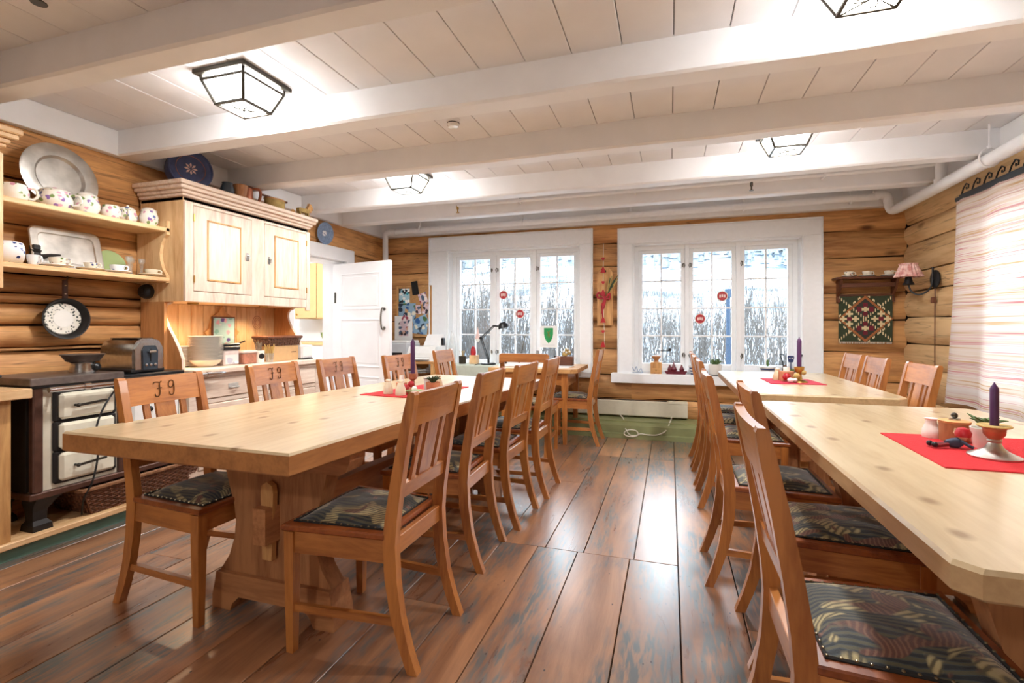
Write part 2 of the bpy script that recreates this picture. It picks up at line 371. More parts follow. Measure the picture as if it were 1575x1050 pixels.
def curtain_mat():
    t = NT('curtain'); mp = t.coords(False, (.15, .15, 1)); sp = t.n('ShaderNodeMapping'); sp.inputs['Scale'].default_value = (.05, .05, 1); t.l(mp, 0, sp, 0)
    n1 = t.n('ShaderNodeTexNoise', i_Scale=11.0, i_Detail=2.0); t.l(sp, 0, n1, 'Vector'); n2 = t.n('ShaderNodeTexNoise', i_Scale=48.0, i_Detail=1.0); t.l(sp, 0, n2, 'Vector')
    ma = t.n('ShaderNodeMath', operation='MULTIPLY_ADD'); ma.inputs[1].default_value = .6; t.l(n2, 'Fac', ma, 0); t.l(n1, 'Fac', ma, 2)
    r = t.ramp([(.62, lin('#ebe4de')), (.745, lin('#e6dad2')), (.765, lin('#c9787a')), (.78, lin('#e9e0d8')), (.85, lin('#e2d3c4')), (.875, lin('#c9a070')), (.90, lin('#e6dcd4')), (.94, lin('#b96a6c')), (.97, lin('#e6dcd4'))]); t.l(ma, 0, r, 0)
    t.l(r, 0, t.b, 'Base Color'); t.b.inputs['Roughness'].default_value = .9
    tl = t.n('ShaderNodeBsdfTranslucent'); t.l(r, 0, tl, 0); mx = t.n('ShaderNodeMixShader'); mx.inputs[0].default_value = .16; t.l(t.b, 0, mx, 1); t.l(tl, 0, mx, 2); t.l(mx, 0, t.out, 0); MATS['curtain'] = t.m
    t = NT('lampshade'); mp = t.coords(); n = t.n('ShaderNodeTexNoise', i_Scale=30.0); t.l(mp, 0, n, 'Vector'); r = t.ramp([(.35, lin('#c27f78')), (.65, lin('#ecc9bf'))]); t.l(n, 'Fac', r, 0); t.l(r, 0, t.b, 'Base Color'); MATS['lampshade'] = t.m
curtain_mat()
def hill_mat():
    t = NT('hillside'); mp = t.coords(False)
    n1 = t.n('ShaderNodeTexNoise', i_Scale=.16, i_Detail=6.0, i_Roughness=.7); t.l(mp, 0, n1, 'Vector'); r = t.ramp([(.42, lin('#c9ced6')), (.52, lin('#9aa7b2')), (.60, lin('#465866'))]); t.l(n1, 'Fac', r, 0)
    n2 = t.n('ShaderNodeTexNoise', i_Scale=1.6, i_Detail=4.0); t.l(mp, 0, n2, 'Vector'); r2 = t.ramp([(.4, (.80, .84, .88, 1)), (.6, (1, 1, 1, 1))]); t.l(n2, 'Fac', r2, 0)
    mx = t.n('ShaderNodeMix', data_type='RGBA', blend_type='MULTIPLY'); mx.inputs['Factor'].default_value = 1; t.l(r, 0, mx, 'A'); t.l(r2, 0, mx, 'B'); t.l(mx, 'Result', t.b, 'Base Color'); t.b.inputs['Roughness'].default_value = .9; MATS['hillside'] = t.m
hill_mat()

# ================================================================== THE ROOM
XL, XR, YB, YN, ZC, ZBM = -3.54, 2.13, 5.60, -2.4, 2.455, 2.29
# ---- floor: dark subfloor with separate boards
fl = struct('floor', MB().box(XL-.1, YN, -.12, XR+.1, YB+.1, -.022), 'subfloor')
edges = [-3.54, -3.25, -3.02, -2.79, -2.53, -2.29, -2.05, -1.805, -1.56, -1.32, -1.09, -.86, -.62, -.42, -.17, .038, .28, .52, .76, 1.0, 1.24, 1.47, 1.70, 1.92, 2.13]
rf = random.Random(3)
for i in range(len(edges)-1):
    x0, x1 = edges[i]+.0022, edges[i+1]-.0022
    cuts = [YN, 2.52 if -.9 < x0 < .0 else rf.uniform(.3, 2.6), 4.48 if -.75 < x0 < .0 else rf.uniform(3.4, 4.9), YB]
    NEAR = {-.62: -.66, -.42: -.45, -.17: -.19}
    for a, b in zip(cuts, cuts[1:]):
        q0, q1 = (NEAR.get(edges[i], edges[i]), NEAR.get(edges[i+1], edges[i+1])) if b < 2.6 else (edges[i], edges[i+1])
        dz = rf.uniform(-.0008, .0008)
        obj('plank', MB().box(q0+.0022, a+.001, -.024, q1-.0022, b-.001, dz, .0015), 'floorboards', fl)
# ---- ceiling: boards along the room, beams across
ce = struct('ceiling', MB().box(XL-.3, YN, ZC+.022, XR+.3, YB+.1, ZC+.12), 'chink')
cx = [-3.75, -3.52, -3.28, -3.03, -2.79, -2.545, -2.30, -2.06, -1.84, -1.627, -1.42, -1.17, -.92, -.677, -.446, -.211, .016, .25, .49, .72, .96, 1.20, 1.40, 1.63, 1.87, 2.12, 2.35]
for i in range(len(cx)-1):
    dz = rf.uniform(0, .003)
    obj('ceiling_board', MB().box(cx[i]+.002, YN, ZC+dz, cx[i+1]-.002, YB+.1, ZC+.024, .002), 'ceiling_paint', ce)
for k, (y0, y1) in enumerate([(-1.95, -1.82), (-1.08, -.95), (-.22, -.09), (.64, .77), (1.50, 1.63), (2.345, 2.485), (3.20, 3.33), (4.06, 4.19), (4.70, 4.83)]):
    b = MB(); nseg = 12; ring = []
    prof = [(y0, ZC+.01), (y0, ZBM+.012), (y0+.012, ZBM), (y1-.012, ZBM), (y1, ZBM+.012), (y1, ZC+.01)]
    for s in range(nseg+1):
        x = XL-.05+(XR-XL+.1)*s/nseg; wob = .004*math.sin(s*1.7+k)
        ring.append([(x, y+wob, z+.003*math.sin(s*2.3+k*2)*(z < ZC)) for y, z in prof])
    obj('beam', b.loft(ring), 'white_paint', ce, label='white painted ceiling beam')
tr = struct('trim_1'); obj('cornice_board', MB().box(XL-.1, YN, 2.29, XL+.045, YB-.08, ZC, .004), 'white_paint', tr)
tr = struct('trim_2'); obj('cornice_board', MB().box(XL, YB-.10, 2.29, XR, YB+.1, ZC, .004), 'white_paint', tr)
tr = struct('trim_3'); obj('cornice_board', MB().box(XR-.07, YN, 2.27, XR+.1, YB-.1, ZC, .004), 'white_paint', tr)

# ---- log walls
def log_course(parent, axis, face, out, a0, a1, z0, z1, zc0, zc1, mat, seed):
    """one log: rounded front face at coordinate `face`, bulging towards `out` (+1/-1)."""
    rr = random.Random(seed); n = max(2, int((a1-a0)/.28)); rings = []
    for s in range(n+1):
        a = a0+(a1-a0)*s/n; w1 = rr.uniform(-.006, .006); w2 = rr.uniform(-.006, .006); ring = []
        zz0, zz1 = z0+(w1 if z0 == zc0 else 0)+.004, z1+(w2 if z1 == zc1 else 0)-.004
        for k in range(7):
            f = k/6; z = zz0+(zz1-zz0)*f; g = (z-zc0)/(zc1-zc0); g = min(1, max(0, g))
            bul = .040*(1-abs(2*g-1)**3.2)-.022+rr.uniform(-.0025, .0025)
            ring.append((bul, z))
        ring += [(-.09, zz1), (-.09, zz0)]
        rings.append([((face+out*b), a, z) if axis == 'x' else (a, face+out*b, z) for b, z in ring])
    if (axis == 'x') != (out > 0): rings = [r[::-1] for r in rings]
    m = MB().loft(rings); return obj('log', m, mat, parent, smooth=True)
def log_wall(parent, axis, face, out, a0, a1, zs, holes, mat, seed):
    for c in range(len(zs)-1):
        z0, z1 = zs[c], zs[c+1]; segs = [(a0, a1, z0, z1)]
        for h0, h1, hz0, hz1 in holes:
            new = []
            for s0, s1, q0, q1 in segs:
                if s1 <= h0 or s0 >= h1 or q1 <= hz0 or q0 >= hz1: new.append((s0, s1, q0, q1)); continue
                if s0 < h0: new.append((s0, h0, q0, q1))
                if s1 > h1: new.append((h1, s1, q0, q1))
                m0, m1 = max(s0, h0), min(s1, h1)
                if hz0-q0 > .015: new.append((m0, m1, q0, hz0))
                if q1-hz1 > .015: new.append((m0, m1, hz1, q1))
            segs = new
        for i, (s0, s1, q0, q1) in enumerate(segs): log_course(parent, axis, face, out, s0, s1, q0, q1, z0, z1, mat, seed+c*17+i)
def slabs(mb, axis, p0, p1, a0, a1, z0, z1, holes):
    hs = sorted(holes); cur = a0
    def put(u0, u1, q0, q1):
        if u1-u0 > .001 and q1-q0 > .001:
            mb.box(p0, u0, q0, p1, u1, q1) if axis == 'x' else mb.box(u0, p0, q0, u1, p1, q1)
    for h0, h1, hz0, hz1 in hs:
        put(cur, h0, z0, z1); put(h0, h1, z0, hz0); put(h0, h1, hz1, z1); cur = h1
    put(cur, a1, z0, z1); return mb
W1 = (-2.607, -.966, .62, 2.085); W2 = (-.391, 1.256, .62, 2.06); W3 = (2.75, 4.25, .62, 2.0)
wb = struct('wall_back', slabs(MB(), 'y', 5.655, 5.80, XL-.3, XR+.3, -.1, ZC+.1, [W1, W2]), 'chink')
g = .012
hb = [(W1[0]-g, W1[1]+g, W1[2]-g, W1[3]+g), (W2[0]-g, W2[1]+g, W2[2]-g, W2[3]+g)]
log_wall(wb, 'y', YB, -1, XL, XR, [-.02, .13, .36, .62, .908, 1.22, 1.487, 1.83, 2.086, 2.32, 2.5], hb, 'logs_X', 100)
D1 = (3.93, 4.80, 0, 1.90)
wl = struct('wall_left', slabs(MB(), 'x', XL-.26, XL-.06, YN-.2, YB+.2, -.1, ZC+.1, [D1]), 'chink')
log_wall(wl, 'x', XL, 1, YN, YB, [-.02, .22, .48, .76, 1.01, 1.035, 1.162, 1.285, 1.345, 1.46, 1.74, 2.0, 2.32, 2.5], [D1], 'logs_Y', 300)
wr = struct('wall_right', slabs(MB(), 'x', XR+.06, XR+.2, YN-.2, YB+.2, -.1, ZC+.1, [W3]), 'chink')
log_wall(wr, 'x', XR, -1, YN, YB, [-.02, .24, .5, .78, 1.0, 1.24, 1.48, 1.66, 1.92, 2.1, 2.36, 2.5], [(W3[0]-g, W3[1]+g, W3[2]-g, W3[3]+g)], 'palelogs_Y', 500)
WR = []
struct('wall_rear', slabs(MB(), 'y', YN-.16, YN, XL-.3, XR+.3, -.1, ZC+.1, WR), 'white_paint')

# ---- windows
simple('latch_metal', '#6a665e', .35, .8)
def window(n, x0, x1, z0, z1, ox0, ox1, oz1, sill):
    W = struct('window_%d' % n)
    y0 = YB-.045
    obj('casing', MB().box(ox0, y0, z0-.02, x0, YB-.012, z1, .004), 'window_white', W)
    obj('casing', MB().box(x1, y0, z0-.02, ox1, YB-.012, z1, .004), 'window_white', W)
    obj('casing', MB().box(ox0, y0, z1, ox1, YB-.012, oz1, .004), 'window_white', W)
    obj('casing_strip', MB().box(ox0-.012, y0-.012, z0-.02, ox0, YB-.012, oz1+.012, .002).box(ox1, y0-.012, z0-.02, ox1+.012, YB-.012, oz1+.012, .002).box(ox0, y0-.012, oz1, ox1, YB-.012, oz1+.012, .002), 'window_white', W)
    if sill: obj('sill', MB().box(ox0-.075, YB-.11, .545, ox1+.075, YB-.02, .65, .006).box(x0-.01, YB-.05, .62, x1+.01, 5.82, .65, .002), 'window_white', W)
    else: obj('sill', MB().box(ox0-.03, YB-.08, .585, ox1+.03, 5.82, .65, .006), 'window_white', W)
    obj('jamb', MB().box(x0-.02, YB-.02, z0, x0+.012, 5.84, z1).box(x1-.012, YB-.02, z0, x1+.02, 5.84, z1).box(x0+.012, YB-.02, z1-.012, x1-.012, 5.84, z1+.02), 'window_white', W)
    zb = .655; fy0, fy1 = 5.715, 5.765
    fw = .045; xa, xb = x0+.012, x1-.012; zt = z1-.012
    obj('frame', MB().box(xa, fy0-.01, zb, xa+fw, fy1+.02, zt).box(xb-fw, fy0-.01, zb, xb, fy1+.02, zt).box(xa+fw, fy0-.01, zt-fw, xb-fw, fy1+.02, zt).box(xa+fw, fy0-.01, zb, xb-fw, fy1+.02, zb+.035), 'window_white', W)
    L = (xb-xa-2*fw+.0)/3
    for k in range(1, 3):
        xm = xa+fw+L*k; obj('mullion', MB().box(xm-.022, fy0-.022, zb, xm+.022, fy1+.02, zt, .004), 'window_white', W)
    for k in range(3):
        c0 = xa+fw+L*k+(.022 if k else 0); c1 = xa+fw+L*(k+1)-(.022 if k < 2 else 0); b0, b1 = zb+.035, zt-fw; st = .042
        cs = obj('casement', MB().box(c0, fy0, b0, c0+st, fy1, b1, .004).box(c1-st, fy0, b0, c1, fy1, b1, .004).box(c0+st, fy0, b1-st, c1-st, fy1, b1, .004).box(c0+st, fy0, b0, c1-st, fy1, b0+.06, .004), 'window_white', W)
        gx0, gx1, gz0, gz1 = c0+st, c1-st, b0+.06, b1-st; hw = .008
        xm = (gx0+gx1)/2; obj('muntin', MB().box(xm-hw, fy0+.012, gz0, xm+hw, fy1-.01, gz1, .003), 'window_white', cs)
        for q in range(1, 4):
            zq = gz0+(gz1-gz0)*q/4; obj('muntin', MB().box(gx0, fy0+.012, zq-hw, gx1, fy1-.01, zq+hw, .003), 'window_white', cs)
        pw, ph = (gx1-gx0)/2, (gz1-gz0)/4
        for a in range(2):
            for q in range(4):
                px, pz = gx0+pw*a, gz0+ph*q
                obj('pane', MB().box(px+hw*.6, 5.739, pz+hw*.6, px+pw-hw*.6, 5.742, pz+ph-hw*.6), 'pane_glass', cs)
        lx = c1-.02 if k == 0 else c0+.02
        for zq in (b0+.16, b1-.18):
            sg = 1 if k == 0 else -1
            obj('latch', MB().box(lx-.006, fy0-.012, zq-.02, lx+.006, fy0, zq+.02, .002).tube([(lx, fy0-.012, zq+.01), (lx+sg*.012, fy0-.03, zq+.022), (lx+sg*.022, fy0-.03, zq-.002), (lx+sg*.012, fy0-.028, zq-.03)], .0045, 6), 'latch_metal', cs)
window(1, W1[0], W1[1], W1[2], W1[3], -2.84, -.834, 2.245, False)
window(2, W2[0], W2[1], W2[2], W2[3], -.538, 1.421, 2.222, True)
# window in the right wall, hidden by the woven curtain
W = struct('window_3'); y0, y1, z0, z1 = W3
obj('frame', MB().box(XR+.0, y0, z0, XR+.14, y0+.06, z1).box(XR, y1-.06, z0, XR+.14, y1, z1).box(XR, y0, z1-.06, XR+.14, y1, z1).box(XR, y0, z0, XR+.14, y1, z0+.06).box(XR+.08, (y0+y1)/2-.03, z0, XR+.13, (y0+y1)/2+.03, z1), 'window_white', W)
for a, b in ((y0+.06, (y0+y1)/2-.03), ((y0+y1)/2+.03, y1-.06)): obj('pane', MB().box(XR+.10, a, z0+.06, XR+.104, b, z1-.06), 'pane_glass', W)
for i, (a, b, z0, z1) in enumerate(WR):
    W = struct('window_%d' % (4+i)); y = YN-.1
    obj('frame', MB().box(a, y, z0, a+.06, y+.1, z1).box(b-.06, y, z0, b, y+.1, z1).box(a, y, z0, b, y+.1, z0+.06).box(a, y, z1-.06, b, y+.1, z1).box((a+b)/2-.03, y, z0, (a+b)/2+.03, y+.1, z1), 'window_white', W)
    for p, q in ((a+.06, (a+b)/2-.03), ((a+b)/2+.03, b-.06)): obj('pane', MB().box(p, y+.04, z0+.06, q, y+.044, z1-.06), 'pane_glass', W)

# ---- green stepped plinth along the back wall, heater above it
bb = struct('baseboard_back'); 
obj('plinth', MB().prism([(5.235, 0), (5.235, .045), (5.255, .055), (5.255, .13), (5.34, .15), (5.34, .165), (5.62, .175), (5.62, 0)], 'yz', XL+.05, XR-.02), 'green_paint', bb)
h = thing('panel_heater', 'long cream electric panel heater low on the log wall under the windows', 'heater')
obj('body', MB().prism([(5.50, .20), (5.50, .345), (5.515, .355), (5.575, .355), (5.575, .19), (5.51, .19)], 'yz', -1.42, .178), 'heater_cream', h)
obj('grille', MB().box(-1.40, 5.515, .354, -.03, 5.56, .360), 'cast_iron', h)
obj('control_cap', MB().box(-.02, 5.495, .335, .178, 5.575, .364, .004), 'heater_cream', h)
co = [(-.52, 5.50, .20), (-.47, 5.40, .17), (-.44, 5.26, .10), (-.40, 5.225, .05), (-.36, 5.225, .035), (-.31, 5.225, .05), (-.33, 5.22, .09), (-.40, 5.22, .095), (-.45, 5.222, .06), (-.42, 5.22, .03), (-.34, 5.22, .03), (-.29, 5.225, .06), (-.22, 5.225, .055), (-.12, 5.225, .06), (-.04, 5.25, .1), (.0, 5.36, .165), (.02, 5.50, .20)]
def smooth_path(P, k=5):
    P = [Vector(p) for p in P]; out = []
    for i in range(len(P)-1):
        a, b, c, d = P[max(i-1, 0)], P[i], P[i+1], P[min(i+2, len(P)-1)]
        for j in range(k):
            t = j/k; out.append(.5*((2*b)+(c-a)*t+(2*a-5*b+4*c-d)*t*t+(3*b-a-3*c+d)*t**3))
    out.append(P[-1]); return out
obj('cable', MB().tube(smooth_path(co, 4), .006, 6), 'cable', h, True)

# ---- doorway in the left wall, open door, pantry kitchen beyond
d = struct('door_1')
obj('casing', MB().box(XL-.02, 3.81, 0, XL+.055, 3.95, 2.0, .004), 'white_paint', d)
obj('casing', MB().box(XL-.02, 4.78, 0, XL+.055, 4.92, 2.0, .004), 'white_paint', d)
obj('casing', MB().box(XL-.02, 3.81, 1.89, XL+.058, 4.92, 2.03, .004), 'white_paint', d)
obj('jamb', MB().box(XL-.27, 3.93, 0, XL, 3.955, 1.9).box(XL-.27, 4.775, 0, XL, 4.80, 1.9).box(XL-.27, 3.93, 1.875, XL, 4.80, 1.9), 'white_paint', d)
leaf = obj('leaf', MB().box(0, -.02, .02, .85, .02, 1.855, .003), 'white_paint', d, loc=(-3.62, 4.735, 0)); leaf.rotation_euler = (0, 0, R(-11.6))
for z0, z1 in ((.16, .62), (.72, 1.24), (1.34, 1.74)):
    obj('panel_moulding', MB().box(.13, -.027, z0, .145, -.018, z1, .003).box(.705, -.027, z0, .72, -.018, z1, .003).box(.13, -.027, z0, .72, -.018, z0+.015, .003).box(.13, -.027, z1-.015, .72, -.018, z1, .003), 'white_paint', leaf)
    obj('panel', MB().box(.17, -.024, z0+.04, .68, -.018, z1-.04, .004), 'white_paint', leaf)
obj('handle', MB().tube(smooth_path([(.78, -.02, 1.14), (.78, -.06, 1.135), (.775, -.07, 1.24), (.78, -.06, 1.345), (.78, -.02, 1.34)], 5), .008, 8).disc((.78, -.022, 1.14), (0, -1, 0), [(.018, 0), (.018, .006), (.001, .007)], 12).disc((.78, -.022, 1.34), (0, -1, 0), [(.018, 0), (.018, .006), (.001, .007)], 12), 'latch_metal', leaf, True)
obj('hinge_plate', MB().box(.03, -.026, 1.42, .05, -.019, 1.54), 'dark_metal', leaf)
KX0, KX1, KY0, KY1 = -6.0, XL-.26, 3.0, 6.75
struct('floor_kitchen', MB().box(KX0, KY0, -.1, KX1+.3, KY1, -.004), 'palepine_Y')
struct('wall_kitchen', MB().box(KX0-.1, KY0, 0, KX0, KY1, 2.5).box(KX0, KY1, 0, KX1, KY1+.1, 2.5).box(KX0, KY0-.1, 0, KX1, KY0, 2.5).box(KX1-.01, YB+.2, 0, KX1+.05, KY1+.1, 2.5).box(KX0, KY0, 2.4, KX1, KY1, 2.5), 'white_paint')
kc = thing('kitchen_wall_cabinet', 'yellow pine wall cabinet seen through the doorway in the next room', 'cabinet', (-5.0, KY1-.02, 1.28))
obj('body', MB().box(-.62, -.34, 0, .62, 0, .86), 'kitchen_yellow', kc)
for s in (-1, 0, 1):
    dd = obj('cabinet_door', MB().box(-.6+.41*(s+1), -.36, .01, -.205+.41*(s+1), -.341, .85, .004), 'kitchen_yellow', kc)
    obj('knob', MB().sphere((-.56+.41*(s+1) if s != 0 else -.24+.41, -.375, .07), .016), 'brass', dd, True)
kb = thing('kitchen_counter', 'white kitchen counter seen through the doorway in the next room', 'counter', (-5.0, KY1-.02, 0))
obj('carcass', MB().box(-.8, -.58, .0, .8, 0, .88), 'enamel_white', kb); obj('worktop', MB().box(-.82, -.60, .88, .82, 0, .92, .004), 'kitchen_yellow', kb)
kp = thing('serving_bowl', 'pale green and white bowl on the kitchen counter seen through the doorway', 'bowl', (-5.02, KY1-.32, .92))
obj('bowl', MB().lathe([(.05, 0), (.06, .01), (.11, .09), (.12, .15), (.11, .15), (.05, .03), (.001, .02)], 18), 'green_plate', kp, True)
kl = thing('kitchen_fill_lamp', 'unseen round white lamp added to light the room beyond the doorway', 'lamp', (-4.7, 4.9, 2.398))  # out of view, added so that the next room looks brightly lit
obj('canopy', MB().lathe([(.001, 0), (.16, 0), (.16, -.03), (.001, -.03)], 20), 'white_paint', kl); obj('diffuser', MB().lathe([(.14, -.03), (.13, -.07), (.08, -.1), (.001, -.11)], 20), 'lamp_glass', kl, True)
ld = bpy.data.lights.new('kitchen_fill_bulb', 'POINT'); ld.energy = 26; ld.shadow_soft_size = .1; lb = bpy.data.objects.new('bulb', ld); C.objects.link(lb); lb.parent = kl; lb.location = (0, 0, -.24)

# ---- outdoors: snow field and hillside, thicket, far forest
def hz(x, y):
    t = max(0, y-16); return -.75+.20*t+.0012*t*t+1.2*mnoise.noise(Vector((x*.05, y*.05, 0)))*min(1, t/12)+.12*mnoise.noise(Vector((x*.3, y*.3, 3)))
m = MB(); nx, ny = 60, 70; vs = []
for j in range(ny+1):
    y = 5.9+ (j/ny)**1.6*110
    for i in range(nx+1): x = (i/nx-.5)*(60+y*2.4); vs.append((x, y, hz(x, y)))
m.add(vs, [(j*(nx+1)+i, j*(nx+1)+i+1, (j+1)*(nx+1)+i+1, (j+1)*(nx+1)+i) for j in range(ny) for i in range(nx)])
sf = obj('snowy_hillside', m, 'hillside', None, True); sf['kind'] = 'structure'; sf['label'] = 'snow covered hillside outside the windows'
struct('snow_ground', MB().box(-60, -70, -1.2, 60, 5.9, -.8), 'snow')
m = MB(); rt = random.Random(11)
for k in range(520):
    y = rt.uniform(10.5, 24); x = rt.uniform(-.85*y-2, .42*y+2); z = hz(x, y)
    for s in range(7):
        a = rt.uniform(0, 6.28); tl = rt.uniform(.08, .35); hgt = rt.uniform(1.2, 3.0)*(1.0+.45*max(0, min(1, -x/6)))
        p = [(x+rt.uniform(-.2, .2), y, z-.1)]
        for q in range(1, 4):
            f = q/3; p.append((p[0][0]+math.cos(a)*tl*hgt*f+rt.uniform(-.06, .06), y+math.sin(a)*tl*hgt*f, z+hgt*f))
        m.tube(p, [.016, .012, .008, .004], 3, cap=False)
        for q in (1, 2, 2):
            b = Vector(p[q]); dr = Vector((rt.uniform(-1, 1), rt.uniform(-.5, .5), rt.uniform(.5, 1.2)))*rt.uniform(.25, .55); m.tube([b, b+dr*.6, b+dr], [.006, .005, .003], 3, cap=False)
tag(obj('bare_thicket', m, 'bark'), 'thicket of bare winter shrubs and saplings outside the windows', 'bushes', kind='stuff')
m = MB()
for k in range(2600):
    y = rt.uniform(42, 104); x = rt.uniform(-.95*y, .6*y); z = hz(x, y)
    if mnoise.noise(Vector((x*.045, y*.045, 7))) < -.05: continue
    hgt = rt.uniform(1.2, 3.6)
    for q in range(3): m.lathe([(hgt*.15*(1-q*.25), hgt*(.1+.27*q)), (.02, hgt*(.5+.25*q))], 6, (x, y, z))
tag(obj('distant_forest', m, 'spruce'), 'frosted blue grey forest on the hillside beyond the windows', 'forest', kind='stuff')
p = thing('blue_post', 'blue painted outdoor post seen through the right window', 'post', (.93, 9.0, -.75))
obj('post', MB().box(-.03, -.03, 0, .03, .03, 2.52, .006), 'post_blue', p); obj('bracket', MB().box(-.05, -.05, 2.40, .10, .05, 2.54, .006), 'post_blue', p); obj('box', MB().box(-.035, -.05, .9, .13, .05, 1.75, .01), 'post_blue', p)

# ================================================================== LAMPS
def lantern():
    t = thing('ceiling_lantern', '', 'lamp', group='square lantern ceiling lamps')
    b = MB(); h = .165
    for z0, z1, q in ((-.022, 0, h), ):
        b.box(-q, -q, z0, q, -q+.03, z1, .003).box(-q, q-.03, z0, q, q, z1, .003).box(-q, -q+.03, z0, -q+.03, q-.03, z1, .003).box(q-.03, -q+.03, z0, q, q-.03, z1, .003)
    obj('top_frame', b, 'dark_metal', t); obj('back_plate', MB().box(-.155, -.155, -.006, .155, .155, -.001), 'white_paint', t)
    A, B, z0, z1 = .135, .09, -.022, -.155
    for sx in (-1, 1):
        for sy in (-1, 1): obj('corner_bar', MB().tube([(sx*A, sy*A, z0-.0), (sx*A, sy*A, z0-.02), (sx*B, sy*B, z1)], .0085, 6), 'dark_metal', t)
    obj('bottom_frame', MB().box(-B-.006, -B-.006, z1-.006, B+.006, -B+.006, z1+.006).box(-B-.006, B-.006, z1-.006, B+.006, B+.006, z1+.006).box(-B-.006, -B, z1-.006, -B+.006, B, z1+.006).box(B-.006, -B, z1-.006, B+.006, B, z1+.006), 'dark_metal', t)
    obj('upper_rail', MB().tube([(A, A, z0-.02), (-A, A, z0-.02), (-A, -A, z0-.02), (A, -A, z0-.02)], .008, 6, True), 'dark_metal', t)
    a2, b2 = A-.006, B-.004
    for r in range(4):
        q = MB().add([(-a2, -a2, z0-.02), (a2, -a2, z0-.02), (b2, -b2, z1+.004), (-b2, -b2, z1+.004), (-a2, -a2+.003, z0-.02), (a2, -a2+.003, z0-.02), (b2, -b2+.003, z1+.004), (-b2, -b2+.003, z1+.004)], [(0,1,2,3),(7,6,5,4),(0,4,5,1),(1,5,6,2),(2,6,7,3),(3,7,4,0)]).xf(Matrix.Rotation(R(90*r), 4, 'Z'))
        obj('glass_pane', q, 'lamp_side', t)
    obj('glass_pane', MB().box(-b2, -b2, z1+.001, b2, b2, z1+.004), 'lamp_glass', t)
    ld = bpy.data.lights.new('lantern_bulb', 'SPOT'); ld.energy = 22; ld.color = (1, .98, .97); ld.spot_size = R(172); ld.spot_blend = .35; ld.shadow_soft_size = .07
    lb = bpy.data.objects.new('bulb', ld); C.objects.link(lb); lb.parent = t; lb.location = (0, 0, z1-.02)
    s = MB()
    for k in range(4):
        M = Matrix.Rotation(R(90*k+45), 4, 'Z'); q = MB().tube([(0, 0, z1-.004), (.06, 0, z1-.004), (.118, 0, z1-.004)], .0032, 5)
        q.tube([(.015, .004, z1-.005), (.04, .012, z1-.005), (.055, .028, z1-.005), (.045, .04, z1-.005), (.034, .032, z1-.005)], .003, 5); s.add(q.xf(M).v, q.f)
    s.sphere((0, 0, z1-.006), .009, 8, 5); obj('scrollwork', s, 'dark_metal', t)
    return t
L0 = lantern()
lamps = [((-2.14, 2.06), 'square metal and glass ceiling lantern nearest the pine wall cabinet'), ((-2.12, 3.72), 'square ceiling lantern over the far end of the long table'),
         ((.68, 2.02), 'square ceiling lantern cut by the top edge of the photo'), ((.73, 3.62), 'square ceiling lantern near the right wall over the two right tables'),
         ((-.75, -1.45), 'unseen square ceiling lantern added behind the camera as fill light')]  # last lantern is unseen, added behind the camera for gentle fill light
for i, ((x, y), lb) in enumerate(lamps):
    if i == 0: L0.location = (x, y, ZC); L0['label'] = lb
    else: dup(L0, (x, y, ZC), 0, lb)
s = thing('smoke_detector', 'small round white smoke detector on the ceiling boards', 'smoke detector', (-1.30, 2.86, ZC))
obj('base', MB().lathe([(.001, 0), (.045, 0), (.045, -.02), (.04, -.02)], 20), 'white_paint', s, True); obj('cap', MB().lathe([(.040, -.02), (.038, -.035), (.03, -.045), (.001, -.047)], 20), 'enamel_white', s, True); obj('vent_ring', MB().lathe([(.0402, -.022), (.0402, -.027)], 20), 'black_plastic', s)
# ---- sprinkler pipes
p = thing('sprinkler_pipe', 'thick white sprinkler pipe running along the right wall under the ceiling', 'pipe')
obj('main_pipe', MB().tube([(1.95, YN+.1, 2.235), (1.95, 1.5, 2.235), (1.95, 5.27, 2.215)], .043, 14), 'pipe_white', p, True)
obj('elbow', MB().tube(smooth_path([(1.95, 5.2, 2.215), (1.95, 5.33, 2.215), (1.93, 5.38, 2.23), (1.92, 5.40, 2.30), (1.91, 5.40, 2.35), (1.87, 5.40, 2.375), (1.80, 5.40, 2.375)], 4), .040, 14), 'pipe_white', p, True)
obj('branch', MB().tube([(1.95, 4.55, 2.22), (1.95, 4.55, 2.40)], .032, 12).tube([(1.95, 4.55, 2.235), (1.95, 4.55, 2.27)], .042, 12), 'pipe_white', p, True)
for y in (3.95, 2.2, .6):
    obj('ring_hanger', MB().tube([(1.95+.055*math.cos(a), y, 2.235+.06*math.sin(a)) for a in [k*math.pi/8 for k in range(16)]], .006, 6, True).tube([(1.95, y, 2.29), (1.95, y, 2.45)], .007, 6).lathe([(.014, 0), (.014, .02)], 8, (1.95, y, 2.29)), 'pipe_white', p, True)
p = thing('ceiling_pipe', 'white pipe running along the top of the back wall above the windows', 'pipe')
obj('main_pipe', MB().tube([(1.84, 5.40, 2.36), (-.5, 5.42, 2.345), (-3.34, 5.42, 2.33)], .034, 12), 'pipe_white', p, True)
obj('drop', MB().tube(smooth_path([(-3.28, 5.42, 2.33), (-3.35, 5.42, 2.32), (-3.385, 5.42, 2.27), (-3.385, 5.42, 2.0), (-3.40, 5.42, 1.93), (-3.52, 5.42, 1.92)], 3), .034, 12).tube([(-3.24, 5.42, 2.33), (-3.30, 5.42, 2.33)], .042, 12), 'pipe_white', p, True)
for x in (-2.9, -1.6, -.4, .7, 1.62): obj('clip', MB().tube([(x, 5.42, 2.33), (x, 5.42, 2.455)], .008, 6).tube([(x-.008, 5.41, 2.345), (x+.008, 5.41, 2.345)], .039, 12), 'pipe_white', p)
p = thing('sprinkler_line', 'thin white sprinkler line with small heads along the last ceiling beam', 'pipe')
